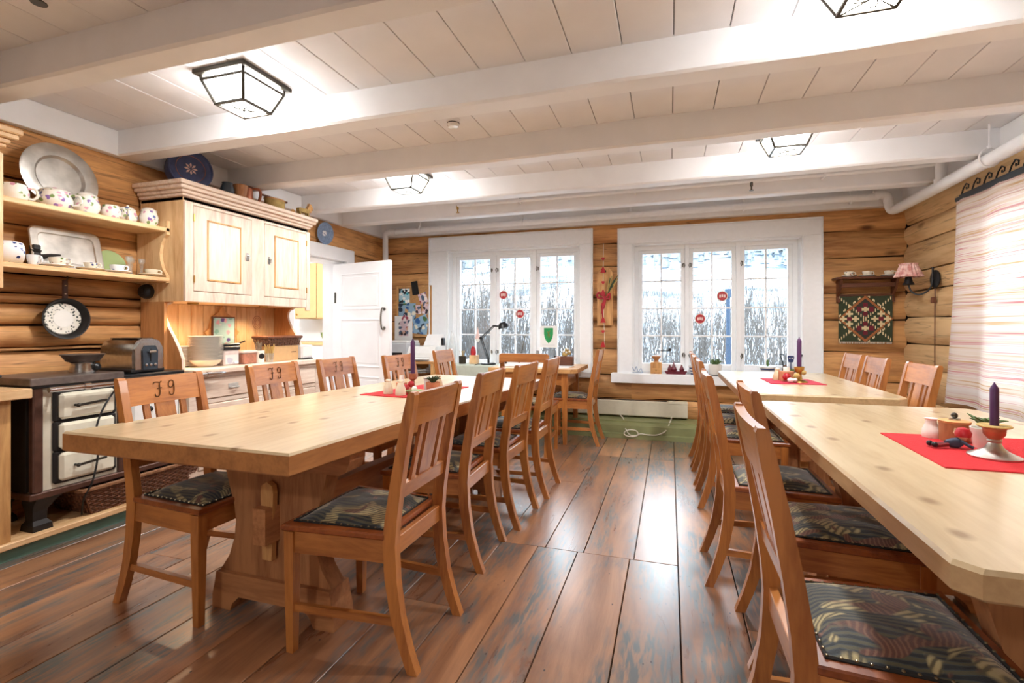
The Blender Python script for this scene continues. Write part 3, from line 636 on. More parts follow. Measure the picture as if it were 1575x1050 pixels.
obj('line', MB().tube([(1.95, 4.55, 2.39), (1.80, 4.62, 2.395), (-.5, 4.62, 2.385), (-2.05, 4.62, 2.38)], .016, 8), 'pipe_white', p, True)
for x in (-2.05, .66): obj('sprinkler_head', MB().tube([(x, 4.62, 2.38), (x, 4.62, 2.345)], .012, 8).tube([(x, 4.62, 2.345), (x, 4.62, 2.31)], .007, 6).lathe([(.001, 0), (.018, 0), (.018, .004), (.001, .004)], 10, (x, 4.62, 2.308)), 'brass' if x < 0 else 'latch_metal', p)
for x in (-1.4, -.3, 1.2): obj('clip', MB().box(x-.008, 4.60, 2.37, x+.008, 4.70, 2.41), 'pipe_white', p)
p = thing('ceiling_sprinkler', 'small metal sprinkler head on the ceiling boards in the top left corner', 'sprinkler', (-2.27, 1.24, ZC))
obj('socket', MB().lathe([(.001, 0), (.02, 0), (.014, -.02), (.012, -.05)], 10), 'latch_metal', p, True); obj('deflector', MB().tube([(.009, 0, -.05), (.012, 0, -.08)], .004, 5).tube([(-.009, 0, -.05), (-.012, 0, -.08)], .004, 5).lathe([(.001, -.084), (.026, -.084), (.026, -.08), (.001, -.08)], 12), 'dark_metal', p)

# ================================================================== TABLES
ZT = .755
def table(name, label, poly, thick, tx, tw, ty, edge, zt=ZT):
    """trestle table: poly = top outline (world xy); tx = x centre of trestles, tw = width, ty = list of y for the trestles"""
    cx_, cy_ = sum(p[0] for p in poly)/len(poly), sum(p[1] for p in poly)/len(poly)
    t = thing(name, label, 'table', (cx_, cy_, 0), 0, 'pine trestle tables')
    P = [(x-cx_, y-cy_) for x, y in poly]; n = len(P)
    def inset(d): 
        out = []
        for i, (x, y) in enumerate(P): l = math.hypot(x, y); out.append((x-math.copysign(d, x), y-math.copysign(d, y)))
        return out
    Q = inset(.006)
    rings = [[(x, y, zt-thick) for x, y in Q], [(x, y, zt-thick+.006) for x, y in P], [(x, y, zt-.008) for x, y in P], [(x, y, zt) for x, y in Q]]
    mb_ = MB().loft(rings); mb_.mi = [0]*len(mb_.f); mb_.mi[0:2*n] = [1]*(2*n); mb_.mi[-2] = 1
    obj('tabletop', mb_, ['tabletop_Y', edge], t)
    zu = zt-thick
    for k, (y, x0) in enumerate(zip(ty, tx)):
        hw = tw/2
        side = [(hw*.86, zu-.09), (hw*.84, zu-.12), (hw*.77, zu-.19), (hw*.69, .42), (hw*.665, .36), (hw*.69, .29), (hw*.78, .215), (hw*.90, .165), (hw*.94, .15)]
        pl = side+[(-x, z) for x, z in side[::-1]]
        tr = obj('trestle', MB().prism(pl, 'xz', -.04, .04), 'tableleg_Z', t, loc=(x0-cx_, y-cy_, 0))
        foot = [(hw*1.02, 0), (hw*1.02, .05), (hw*.98, .075), (hw*1.0, .10), (hw*.95, .15), (-hw*.95, .15), (-hw*1.0, .10), (-hw*.98, .075), (-hw*1.02, .05), (-hw*1.02, 0), (-hw*.70, 0), (-hw*.66, .03), (-hw*.55, .06), (hw*.55, .06), (hw*.66, .03), (hw*.70, 0)]
        fm = MB()
        # foot cut from convex slices so that the arch stays open
        xs = sorted(set([-hw*1.02, -hw*.98, -hw*.95, -hw*.70, -hw*.66, -hw*.55, hw*.55, hw*.66, hw*.70, hw*.95, hw*.98, hw*1.02]))
        def lo(x): a = abs(x)/hw; return 0 if a >= .70 else (.03 if a >= .66 else .06)
        def hi(x): a = abs(x)/hw; return .15 if a <= .955 else (.10 if a <= .985 else .05)
        rg = [[(x, -.06, lo(x)), (x, .06, lo(x)), (x, .06, hi(x)), (x, -.06, hi(x))] for x in xs]
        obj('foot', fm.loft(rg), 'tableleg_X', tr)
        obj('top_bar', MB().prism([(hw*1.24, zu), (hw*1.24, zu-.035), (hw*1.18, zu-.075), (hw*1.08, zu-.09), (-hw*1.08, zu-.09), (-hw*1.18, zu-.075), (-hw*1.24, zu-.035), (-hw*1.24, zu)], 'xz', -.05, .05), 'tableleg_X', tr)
        for sgn in (-1, 1):
            obj('wedge', MB().prism([(-.022, .24), (.022, .24), (.03, .50), (.026, .53), (.0, .545), (-.026, .53), (-.03, .50)], 'xz', sgn*.055-.012+(-.01 if sgn < 0 else .01), sgn*.055+.012+(-.01 if sgn < 0 else .01)), 'oldboard_Z', tr)
    y0, y1 = ty[0]-cy_-.11, ty[-1]-cy_+.11
    xa, xb = tx[0]-cx_, tx[-1]-cx_
    r = [[(x+dx, y, z) for dx, z in ((-.03, .31), (.03, .31), (.03, .45), (-.03, .45))] for x, y in ((xa-(xb-xa)*.05, y0), (xb+(xb-xa)*.05, y1))]
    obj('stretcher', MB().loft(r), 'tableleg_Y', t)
    return t
def clip(x0, y0, x1, y1, c): return [(x0, y0+c), (x0+c, y0), (x1-c, y0), (x1, y0+c), (x1, y1-c), (x1-c, y1), (x0+c, y1), (x0, y1-c)]
table('dining_table', 'long pine trestle table with a thick pale top beside the kitchen units', [(-2.19, 1.27), (-1.13, 1.26), (-.935, 3.66), (-1.88, 3.76)], .075, (-1.50, -1.39), .58, (1.63, 3.15), 'edge_honey_shaded')
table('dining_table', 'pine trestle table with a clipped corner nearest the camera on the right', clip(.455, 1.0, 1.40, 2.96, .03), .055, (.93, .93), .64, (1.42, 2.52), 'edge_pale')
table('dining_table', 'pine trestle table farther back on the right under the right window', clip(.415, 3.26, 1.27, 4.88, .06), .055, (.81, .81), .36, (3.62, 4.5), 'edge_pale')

# ================================================================== CHAIRS
def letters():
    m = MB(); r = .0027
    F = [[(-.030, .028), (-.024, .036), (-.010, .036), (.002, .034), (.010, .040)], [(.0, .036), (-.002, .010), (-.005, -.016), (-.014, -.027), (-.026, -.024), (-.026, -.014)], [(-.014, .008), (.008, .010)]]
    G = [[(.066, .030), (.058, .038), (.046, .034), (.040, .020), (.044, .008), (.056, .010), (.064, .022), (.066, .030), (.064, .004), (.060, -.016), (.050, -.026), (.040, -.022), (.040, -.012)]]
    for st in F+G: m.tube(smooth_path([(-x+.02, 0, z) for x, z in st], 3), r, 5)
    return m
def chair(monogram):
    t = thing('dining_chair', '', 'chair', group='slat-back wooden dining chairs')
    wf, wb = .225, .195     # half widths
    def leg(path, w, dps): 
        return MB().loft([[(x-w/2, y-d/2, z), (x+w/2, y-d/2, z), (x+w/2, y+d/2, z), (x-w/2, y+d/2, z)] for (x, y, z), d in zip(path, dps)])
    yb = [(-.275, 0), (-.245, .08), (-.215, .18), (-.195, .30), (-.188, .42), (-.195, .50), (-.213, .62), (-.238, .76), (-.262, .875), (-.272, .925), (-.274, .935)]
    dp = [.036, .038, .042, .046, .048, .046, .042, .038, .034, .028, .016]
    for s in (-1, 1):
        obj('rear_leg', leg([(s*(wb-.016), y, z) for y, z in yb], .032, dp), 'honey_Z', t)
        obj('front_leg', MB().loft([[(s*(wf-.018)+a*w, .195+b*w, z) for a, b in ((-1, -1), (1, -1), (1, 1), (-1, 1))] for z, w in ((0, .014), (.25, .018), (.43, .020))]), 'honey_Z', t)
    def back_y(z):
        for (y0, z0), (y1, z1) in zip(yb, yb[1:]):
            if z0 <= z <= z1: return y0+(y1-y0)*(z-z0)/(z1-z0)
    def rail(z0, z1, th, bow=0.):
        rg = []
        for k in range(7):
            f = k/6; x = -(wb-.03)+2*(wb-.03)*f; o = -bow*(1-(2*f-1)**2)
            rg.append([(x, back_y(z0)-th/2+o, z0), (x, back_y(z0)+th/2+o, z0), (x, back_y(z1)+th/2+o, z1), (x, back_y(z1)-th/2+o, z1)])
        return MB().loft(rg)
    top = obj('top_rail', rail(.815, .93, .024, .008), 'honey_X', t)
    if monogram:
        mm = letters(); mm.v = [(x, back_y(.87)+(z*(-.21))+.0085, .868+z) for x, y, z in mm.v]; obj('monogram', mm, 'carved', top)
    obj('back_rail', rail(.565, .615, .022), 'honey_X', t)
    for x, w_ in ((-.085, .026), (0, .088), (.085, .026)):
        z0, z1 = .612, .818; o = .006
        obj('slat', MB().loft([[(x-w_/2, back_y(z0)-.006, z0), (x+w_/2, back_y(z0)-.006, z0), (x+w_/2, back_y(z0)+.006, z0), (x-w_/2, back_y(z0)+.006, z0)], [(x-w_/2, back_y(z1)-.006-o, z1), (x+w_/2, back_y(z1)-.006-o, z1), (x+w_/2, back_y(z1)+.006-o, z1), (x-w_/2, back_y(z1)+.006-o, z1)]]), 'honey_Z', t)
    fr = MB()
    def bar(p, q, th, z0, z1):
        p, q = Vector(p), Vector(q); d = (q-p).normalized(); nn = Vector((-d.y, d.x))*th/2
        return MB().prism([tuple(p-nn), tuple(p+nn), tuple(q+nn), tuple(q-nn)], 'xy', z0, z1)
    for s in (-1, 1):
        obj('seat_rail', bar((s*(wf-.018), .185), (s*(wb-.018), -.185), .024, .355, .432), 'honey_Y', t)
        obj('stretcher', bar((s*(wf-.018), .19), (s*(wb-.018), -.21), .018, .145, .172), 'honey_Y', t)
    obj('seat_rail', MB().box(-wf+.035, .18, .355, wf-.035, .206, .432, .002), 'honey_X', t); obj('seat_rail', MB().box(-wb+.03, -.20, .37, wb-.03, -.176, .432, .002), 'honey_X', t)
    poly = [(-wf-.006, .225), (wf+.006, .225), (wb+.002, -.17), (-wb-.002, -.17)]
    rg = [[(x*k, y*k, z) for x, y in poly] for z, k in ((.432, .985), (.437, 1.0), (.449, 1.0), (.454, .985))]
    obj('seat_board', MB().loft(rg), 'seatwood', t)
    # padded tapestry seat
    m = MB(); n = 12; vs = []; q = .83
    for j in range(n+1):
        for i in range(n+1):
            u, v = i/n*2-1, j/n*2-1; hw = wb+(wf-wb)*(v+1)/2; x = u*hw*q; y = .026+v*.168
            e = (1-abs(u)**5)*(1-abs(v)**5); vs.append((x, y, .4545+.034*e))
    m.add(vs, [(j*(n+1)+i, j*(n+1)+i+1, (j+1)*(n+1)+i+1, (j+1)*(n+1)+i) for j in range(n) for i in range(n)])
    pad = obj('seat_pad', m, 'tapestry', t, True)
    ed = [(-wf*q-.004, .198), (wf*q+.004, .198), (wb*q+.004, -.146), (-wb*q-.004, -.146)]
    obj('braid', MB().tube([(x, y, .4555) for x, y in ed], .0055, 5, True), 'seat_edge', pad)
    nl = MB()
    for (x0, y0), (x1, y1) in zip(ed, ed[1:]+ed[:1]):
        k = 13
        for i in range(k): f = i/k; nl.lathe([(.0042, 0), (.003, .0028), (.0003, .004)], 5, (x0+(x1-x0)*f, y0+(y1-y0)*f, .460))
    obj('nail_heads', nl, 'nail', pad, True)['kind'] = 'stuff'
    return t
wood('seatwood', '#6a3018', '#9c5426', 'X', .35, .1, coat=.2)
cA, cB = chair(False), chair(True)
R90 = R(90)
seats = [(cA, -1.085, 1.65, R90, 'slat-back chair closest to the camera on the aisle side of the long table'),
 (cA, -1.125, 2.34, R90+R(2), 'second slat-back chair from the camera on the aisle side of the long table'),
 (cA, -1.09, 2.88, R90-R(2), 'third slat-back chair from the camera on the aisle side of the long table'),
 (cA, -1.06, 3.42, R90, 'fourth and farthest slat-back chair on the aisle side of the long table'),
 (cB, -1.925, 1.66, -R90, 'monogrammed slat-back chair in front of the old cream stove'),
 (cB, -2.00, 2.40, -R90, 'monogrammed slat-back chair in front of the pine sideboard drawers'),
 (cB, -1.96, 2.94, -R90, 'slat-back chair before the white door, third along the kitchen side of the long table'),
 (cB, -1.78, 3.44, -R90-R(6), 'slat-back chair at the far corner of the long table near the open white door'),
 (cA, -1.80, 4.32, -R90, 'slat-back chair by the printer stand at the left end of the desk'),
 (cA, .46, 1.36, -R90, 'slat-back chair nearest the camera with its whole tapestry seat in view at bottom right'),
 (cA, .545, 2.02, -R90, 'second chair from the camera tucked under the near right table'),
 (cA, .44, 2.55, -R90, 'third chair from the camera at the near right table, seat lit by the windows'),
 (cA, .46, 3.55, -R90, 'nearest of the three chairs on the aisle side of the far right table'),
 (cA, .455, 4.04, -R90, 'middle of the three chairs on the aisle side of the far right table'),
 (cA, .45, 4.52, -R90, 'farthest aisle-side chair of the far right table, by the window'),
 (cA, 1.16, 4.69, R90, 'farthest of the three chairs along the right log wall, under the kilim'),
 (cA, 1.16, 4.21, R90, 'middle of the three chairs along the right log wall'),
 (cA, 1.16, 3.54, R90, 'nearest of the three chairs along the right log wall, by the curtain'),
 (cA, -.93, 4.98, R90, 'slat-back chair at the right end of the desk between the two windows')]
used = set()
for src, x, y, rz, lb in seats:
    if src not in used: used.add(src); src.location = (x, y, 0); src.rotation_euler = (0, 0, rz); src['label'] = lb
    else: dup(src, (x, y, 0), rz, lb)
# desk chair with an open, arched back
t = thing('desk_chair', 'desk chair with an open rectangular wooden back frame in front of the desk', 'chair', (-1.22, 4.40, 0), R(2))
for s in (-1, 1):
    obj('rear_leg', MB().loft([[(s*.20+a*.018, y+b*.018, z) for a, b in ((-1, -1), (1, -1), (1, 1), (-1, 1))] for y, z in ((-.27, 0), (-.20, .3), (-.19, .45), (-.25, .90))]), 'honey_Z', t)
    obj('front_leg', MB().box(s*.20-.017, .17, 0, s*.20+.017, .204, .42, .003), 'honey_Z', t); obj('stretcher', MB().box(s*.20-.009, -.22, .15, s*.20+.009, .18, .18), 'honey_Y', t); obj('seat_rail', MB().box(s*.20-.012, -.19, .36, s*.20+.012, .18, .43), 'honey_Y', t)
obj('top_rail', MB().prism([(-.222, .83), (-.222, .905), (-.205, .92), (.205, .92), (.222, .905), (.222, .83), (.17, .845), (-.17, .845)], 'xz', -.272, -.235), 'honey_X', t)
obj('seat_rail', MB().box(-.19, .175, .36, .19, .20, .43), 'honey_X', t); obj('seat_board', MB().box(-.225, -.19, .43, .225, .225, .455, .006), 'seatwood', t); obj('seat_pad', MB().box(-.18, -.15, .455, .18, .18, .485, .014), 'tapestry', t)

# ================================================================== KITCHEN SIDE
XW = XL+.022          # log faces
pl = struct('trim_4')                                                    # raised plinth under the kitchen units
obj('riser', MB().box(XW, -.6, 0, -3.095, 3.90, .062), 'plinth_green', pl)
for a, b in ((-.6, .9), (.9, 2.4), (2.4, 3.9)): obj('lip_board', MB().box(XW, a+.001, .062, -3.07, b-.001, .092, .004), 'pine_Y', pl)
ZP = .092
# ---- left base unit and its worktop
t = thing('base_cabinet', 'honey pine base cabinet at the left edge beside the old stove', 'cabinet', (-3.3, 1.0, ZP))
obj('carcass', MB().box(XW+3.3, -.6, 0, .19, .575, .705), 'oldboard_Z', t)
obj('face_frame', MB().box(.19, .50, 0, .205, .578, .705, .002).box(.19, -.6, .66, .205, .50, .705, .002).box(.19, -.6, 0, .205, .50, .05, .002).box(.19, -.6, .47, .205, .50, .505, .002), 'oldboard_Z', t)
dr = obj('drawer', MB().box(.195, -.58, .515, .212, .49, .65, .006), 'oldboard_Y', t); obj('knob', MB().sphere((.225, -.05, .58), .016), 'oldboard_Y', dr, True)
dr = obj('cabinet_door', MB().box(.195, -.05, .06, .212, .49, .46, .006), 'oldboard_Z', t); obj('door_panel', MB().box(.209, .03, .13, .217, .41, .39, .006), 'oldboard_Z', dr)
for z in (.12, .38): obj('hinge', MB().tube([(.213, .493, z-.025), (.213, .493, z+.025)], .006, 6), 'dark_metal', dr)
o = obj('worktop', MB().box(XW, .38, ZP+.705, -3.02, 1.625, .845, .004), 'pine_Y')
tag(o, 'short pine worktop at the left edge above the honey base cabinet', 'worktop')
t = thing('storage_box', 'slate blue box standing on the pine worktop at the left edge', 'box', (-3.16, 1.20, .845))
obj('body', MB().box(-.16, -.28, 0, .10, .32, .062, .006), 'slate_plastic', t); obj('rim', MB().box(-.165, -.285, .062, .105, .325, .075, .004), 'slate_plastic', t)
# ---- left wall unit
def cornice(front, y0, y1, z0, ends, mat='pine_Y'):
    """stepped crown moulding; front = x of cabinet front"""
    m = MB(); prof = [(0, 0, .03), (.016, .03, .05), (.028, .05, .075), (.05, .075, .10), (.062, .10, .13)]
    for pr, a, b in prof: m.box(XW, y0-(pr if ends[0] else 0), z0+a, front+pr, y1+(pr if ends[1] else 0), z0+b, .005)
    return m
t = thing('wall_cabinet', 'pine wall cabinet with crown moulding cut by the left edge of the photo', 'cabinet')
obj('body', MB().box(XW, .55, 1.345, -3.19, 1.585, 2.03), 'pine_Z', t); obj('cornice', cornice(-3.19, .55, 1.585, 2.02, (0, 1)), 'pine_Y', t)
obj('face_frame', MB().box(-3.19, 1.50, 1.345, -3.172, 1.588, 2.02, .003).box(-3.19, .55, 1.345, -3.172, 1.50, 1.40, .003), 'pine_Z', t)
dr = obj('cabinet_door', MB().box(-3.188, .98, 1.41, -3.168, 1.49, 2.0, .005), 'pine_Z', t); obj('knob', MB().sphere((-3.155, 1.05, 1.5), .014), 'china', dr, True)
# ---- plate shelf
t = thing('plate_shelf', 'two-tier pine wall shelf holding crockery above the old stove', 'shelf')
for z in (1.823, 1.486): obj('shelf_board', MB().box(XW, 1.59, z-.028, -3.24, 2.505, z, .004), 'pine_Y', t)
br = [(XW, 1.44), (-3.25, 1.44), (-3.235, 1.455), (-3.245, 1.50)]+[(-3.31+.06*math.cos(a), 1.64+.115*math.sin(a)) for a in ()]
fr = [(-3.245, 1.45), (-3.245, 1.50), (-3.275, 1.535), (-3.30, 1.60), (-3.305, 1.65), (-3.295, 1.71), (-3.27, 1.755), (-3.24, 1.775), (-3.24, 1.87)]
obj('bracket', MB().loft([[(XW, 2.482, z), (x, 2.482, z), (x, 2.505, z), (XW, 2.505, z)] for x, z in fr]), 'pine_Z', t)
obj('bracket', MB().loft([[(XW, 1.59, z), (x-.01, 1.59, z), (x-.01, 1.61, z), (XW, 1.61, z)] for x, z in fr]), 'pine_Z', t)
# ---- sideboard: base, worktop, backboard, wall cabinet
SX = -3.105
t = thing('sideboard_base', 'limewashed pine sideboard base with drawers and metal cup pulls', 'cabinet')
obj('carcass', MB().box(XW, 2.535, ZP, SX-.012, 3.85, .82), 'palepine_Z', t)
obj('face_frame', MB().box(SX-.012, 2.535, ZP, SX, 2.60, .82, .002).box(SX-.012, 3.17, ZP, SX, 3.235, .82, .002).box(SX-.012, 3.79, ZP, SX, 3.85, .82, .002).box(SX-.012, 2.6, .79, SX, 3.17, .82, .002).box(SX-.012, 3.235, .79, SX, 3.79, .82, .002).box(SX-.012, 2.6, .61, SX, 3.17, .64, .002).box(SX-.012, 3.235, .61, SX, 3.79, .64, .002).box(SX-.012, 2.6, .43, SX, 3.17, .46, .002).box(SX-.012, 3.235, .43, SX, 3.79, .46, .002).box(SX-.012, 2.6, ZP, SX, 3.17, .15, .002).box(SX-.012, 3.235, ZP, SX, 3.79, .15, .002), 'palepine_Y', t)
for y0, y1 in ((2.605, 3.165), (3.24, 3.785)):
    for z0, z1 in ((.645, .785), (.465, .605), (.155, .425)):
        d = obj('drawer', MB().box(SX-.01, y0, z0, SX+.008, y1, z1, .006), 'palepine_Y', t); ym, zm = (y0+y1)/2, (z0+z1)/2
        obj('cup_pull', MB().box(SX+.008, ym-.045, zm-.018, SX+.012, ym+.045, zm+.022, .002).tube([(SX+.012, ym-.035, zm-.004), (SX+.03, ym-.03, zm-.008), (SX+.03, ym+.03, zm-.008), (SX+.012, ym+.035, zm-.004)], .007, 6), 'pull_metal', d)
o = obj('worktop', MB().box(XW, 2.535, .82, -3.06, 3.87, .86, .006), 'palepine_Y'); tag(o, 'pale worktop of the sideboard carrying plates and boxes', 'worktop')
t = thing('hutch_back', 'boarded pine back panel with scrolled side wings above the sideboard worktop', 'panel')
ys = [2.555+(3.70-2.555)*k/11 for k in range(12)]
for a, b in zip(ys, ys[1:]): obj('back_board', MB().box(XW, a+.0015, .86, XW+.03, b-.0015, 1.325, .004), 'pine_Z', t)
wing = [(-3.165, .86), (-3.17, .93), (-3.20, 1.0), (-3.25, 1.08), (-3.30, 1.15), (-3.33, 1.21), (-3.34, 1.25), (-3.335, 1.285), (-3.315, 1.31), (-3.27, 1.325)]
for y in (2.533, 3.70): obj('side_wing', MB().loft([[(XW, y, z), (x, y, z), (x, y+.022, z), (XW, y+.022, z)] for x, z in wing]), 'sidepanel_Z', t)
for y in (2.533, 3.70):
    m = MB(); m.tube([(x-.004, y+.011, z) for x, z in wing], .0125, 6); obj('wing_edge', m, 'palepine_Z', t)
t = thing('wall_cabinet', 'limewashed pine wall cabinet with two panelled doors and a stepped crown', 'cabinet')
CX = -3.125
obj('body', MB().box(XW, 2.508, 1.325, CX, 3.72, 2.03), 'pine_Z', t)
obj('cornice', cornice(CX, 2.508, 3.72, 2.005, (1, 1)), 'palepine_Y', t)
obj('face_frame', MB().box(CX, 2.508, 1.325, CX+.02, 2.568, 2.005, .002).box(CX, 3.065, 1.325, CX+.02, 3.19, 2.005, .002).box(CX, 3.675, 1.30, CX+.02, 3.722, 2.005, .002).box(CX, 2.568, 1.325, CX+.02, 3.065, 1.395, .002).box(CX, 3.19, 1.325, CX+.02, 3.675, 1.395, .002).box(CX, 2.568, 1.985, CX+.02, 3.065, 2.005, .002).box(CX, 3.19, 1.985, CX+.02, 3.675, 2.005, .002), 'palepine_Z', t)
for y0, y1, ky in ((2.571, 3.062, 3.02), (3.193, 3.672, 3.235)):
    d = obj('cabinet_door', MB().box(CX+.002, y0, 1.398, CX+.022, y1, 1.982, .004), 'palepine_Z', t)
    a, b, c, e = y0+.10, y1-.10, 1.475, 1.905
    obj('door_moulding', MB().box(CX+.018, a, c, CX+.028, a+.012, e, .003).box(CX+.018, b-.012, c, CX+.028, b, e, .003).box(CX+.018, a, c, CX+.028, b, c+.012, .003).box(CX+.018, a, e-.012, CX+.028, b, e, .003), 'oldboard_Z', d)
    obj('door_panel', MB().box(CX+.015, a+.012, c+.012, CX+.024, b-.012, e-.012, .003), 'palepine_Z', d)
    obj('latch', MB().box(CX+.022, ky-.012, 1.66, CX+.027, ky+.012, 1.72, .002).tube([(CX+.027, ky, 1.70), (CX+.045, ky, 1.70), (CX+.045, ky, 1.672)], .006, 6), 'steel', d)
    hy = y0 if ky > (y0+y1)/2 else y1
    for z in (1.48, 1.9): obj('hinge', MB().tube([(CX+.024, hy, z-.025), (CX+.024, hy, z+.025)], .005, 6), 'brass', d)
for y, lb in ((2.66, 'small round under-cabinet spotlight over the plate stacks'), (3.30, 'small round under-cabinet spotlight over the boxes and mug')):
    q = thing('spotlight', lb, 'lamp', (-3.22, y, 1.325)); obj('ring', MB().lathe([(.034, 0), (.036, -.006), (.034, -.014), (.026, -.014)], 18), 'brass', q, True); obj('lens', MB().lathe([(.025, -.010), (.001, -.012)], 14), 'puck_glow', q)
    ld = bpy.data.lights.new('spot', 'SPOT'); ld.energy = 5; ld.color = (1, .70, .42); ld.spot_size = R(150); ld.spot_blend = .6; ld.shadow_soft_size = .03
    lo_ = bpy.data.objects.new('spot_bulb', ld); C.objects.link(lo_); lo_.parent = q; lo_.location = (0, 0, -.018)
o = obj('partition_board', MB().box(XW, 2.508, ZP, -3.165, 2.531, .86).box(XW, 2.508, .86, XW+.22, 2.531, 1.325), 'sidepanel_Z'); tag(o, 'tall dark pine side panel between the stove and the sideboard', 'panel')
# ---- old cream stove
t = thing('kitchen_stove', 'old cream enamel wood stove with dark trim and chrome rail', 'stove', (-3.3, 1.66, ZP))
a = -3.3; b0 = 0.19
obj('body', MB().box(XW-a+.02, .02, .20, .17, .83, .745), 'enamel', t)
obj('base_trim', MB().box(XW-a+.01, .0, .165, .195, .84, .20, .006), 'stove_trim', t)
obj('side_panel', MB().box(XW-a+.03, .006, .205, .15, .02, .74), 'cast_iron', t)
for y in (.012, .43): obj('corner_post', MB().box(.155, y, .20, .195, y+.045, .745, .006), 'stove_trim', t)
obj('hob', MB().box(XW-a, -.01, .755, .215, .445, .795, .004), 'stove_top', t); obj('top_rim', MB().box(XW-a+.01, .0, .740, .20, .84, .757, .003), 'cast_iron', t)
obj('black_hob', MB().box(XW-a, .45, .757, .20, .84, .772, .004), 'black_plastic', t)
for z0, z1 in ((.565, .705), (.405, .545), (.235, .385)):
    d = obj('oven_door', MB().box(.17, .125, z0, .212, .40, z1, .014), 'enamel', t); obj('door_frame', MB().box(.165, .105, z0-.014, .19, .42, z1+.014, .012), 'cast_iron', d)
    obj('door_handle', MB().tube([(.212, .19, (z0+z1)/2), (.24, .19, (z0+z1)/2), (.24, .33, (z0+z1)/2+.01)], .007, 6).sphere((.24, .19, (z0+z1)/2), .011, 8, 5), 'dark_metal', d, True)
d = obj('oven_door', MB().box(.17, .50, .235, .205, .80, .705, .012), 'enamel_white', t); obj('door_frame', MB().box(.165, .488, .22, .188, .815, .72, .010), 'slate_plastic', d)
obj('door_handle', MB().tube([(.205, .56, .66), (.23, .56, .66), (.23, .74, .66), (.205, .74, .66)], .006, 6), 'chrome', d); obj('thermostat', MB().sphere((.212, .60, .55), .018, 10, 6), 'black_plastic', d, True)
obj('towel_rail', MB().tube([(.265, .04, .735), (.265, 1.06, .735)], .014, 10).tube([(.265, 1.06, .735), (.265, 1.10, .735)], [.014, .006], 10).tube([(.265, .20, .735), (.265, .23, .735)], .020, 10).tube([(.265, .95, .735), (.265, .98, .735)], .019, 10), 'chrome', t, True)
for y in (.10, .78): obj('rail_bracket', MB().tube([(.17, y, .735), (.265, y, .735)], .009, 6), 'cast_iron', t)
for y in (.06, .78):
    for x in (.13, -.16):
        sg = 1 if y < .4 else -1
        rg = [[(x-w_, y-w_+o, z), (x+w_+f, y-w_+o, z), (x+w_+f, y+w_+o, z), (x-w_, y+w_+o, z)] for z, w_, o, f in ((0, .045, .0, .01), (.03, .042, 0, .01), (.05, .03, 0, 0), (.10, .032, 0, 0), (.14, .048, sg*.012, .0), (.168, .06, sg*.03, .0))]
        obj('leg', MB().loft(rg), 'cast_iron', t)
o = obj('power_cable', MB().tube(smooth_path([(-3.08, 2.06, .80), (-3.05, 1.97, .70), (-3.05, 1.93, .58), (-3.05, 1.94, .45), (-3.06, 1.92, .30), (-3.10, 1.90, .20), (-3.15, 1.92, .098)], 5), .005, 6), 'black_cable', None, True); tag(o, 'thin black cable hanging down the front of the cream stove', 'cable')
# ---- on the stove
t = thing('toaster', 'brushed steel and black toaster on the stove', 'toaster', (-3.28, 2.29, ZP+.772), R(0))
rp = [(-.095, .02), (-.10, .10), (-.092, .165), (-.07, .20), (-.03, .215), (.03, .215), (.07, .20), (.092, .165), (.10, .10), (.095, .02)]
obj('shell', MB().prism([(x+0, z) for x, z in rp], 'yz', -.15, .13), 'steel', t, True)
obj('base', MB().box(-.16, -.105, 0, .14, .105, .03, .008), 'black_plastic', t)
obj('end_panel', MB().prism([(-.088, .022), (-.088, .15), (-.06, .19), (.06, .19), (.088, .15), (.088, .022)], 'yz', .13, .145), 'steel', t)
cp = obj('control_panel', MB().prism([(-.045, .02), (-.048, .14), (-.03, .17), (.03, .17), (.048, .14), (.045, .02)], 'yz', .145, .155), 'slate_plastic', t)
obj('lever', MB().box(.155, -.022, .125, .18, .022, .14, .004), 'steel', cp); obj('slot', MB().box(.154, -.004, .07, .157, .004, .15), 'black_plastic', cp)
for y in (-.028, 0, .028): obj('button', MB().disc((.155, y, .05), (1, 0, 0), [(.009, 0), (.009, .004), (.001, .005)], 10), 'steel', cp)
obj('bread_slot', MB().box(-.13, -.05, .213, .11, -.02, .217).box(-.13, .02, .213, .11, .05, .217), 'black_plastic', t)
t = thing('hot_plate', 'small steel hot plate with a black pan on the old stove', 'hot plate', (-3.24, 1.98, ZP+.795))
obj('base', MB().lathe([(.06, 0), (.062, .01), (.055, .05), (.058, .06), (.02, .062)], 22), 'steel', t, True); obj('plate', MB().lathe([(.06, .062), (.075, .066), (.098, .10), (.105, .106), (.10, .108), (.001, .1)], 26), 'stove_top', t, True)
obj('dial', MB().disc((.04, .03, .032), (1, .6, 0), [(.02, 0), (.024, .02), (.016, .032), (.001, .033)], 12), 'black_plastic', t, True)
# ---- frying pan, timer and hook on the wall
t = thing('frying_pan', 'black frying pan with a white patterned inside hanging on the log wall', 'pan', (XW+.03, 2.02, 1.20))
obj('pan', MB().disc((0, 0, 0), (1, -.05, .02), [(.001, -.002), (.095, -.002), (.118, .045), (.123, .048), (.122, .052), (.116, .050), (.097, .008), (.001, .008)], 36), 'cast_iron', t, True)
obj('plate_inset', MB().disc((.009, 0, 0), (1, -.05, .02), [(.094, 0), (.090, .004), (.001, .004)], 36), 'rim_sprigs', t, True)
obj('plate_centre', MB().disc((.0135, 0, 0), (1, -.05, .02), [(.052, 0), (.050, .001), (.001, .001)], 30), 'china', t)
obj('handle', MB().box(.02, -.014, .115, .034, .014, .235, .004), 'leather', t); obj('hook', MB().tube(smooth_path([(.027, 0, .22), (.03, .012, .25), (.02, 0, .275), (-.02, 0, .27)], 4), .004, 6), 'dark_metal', t)
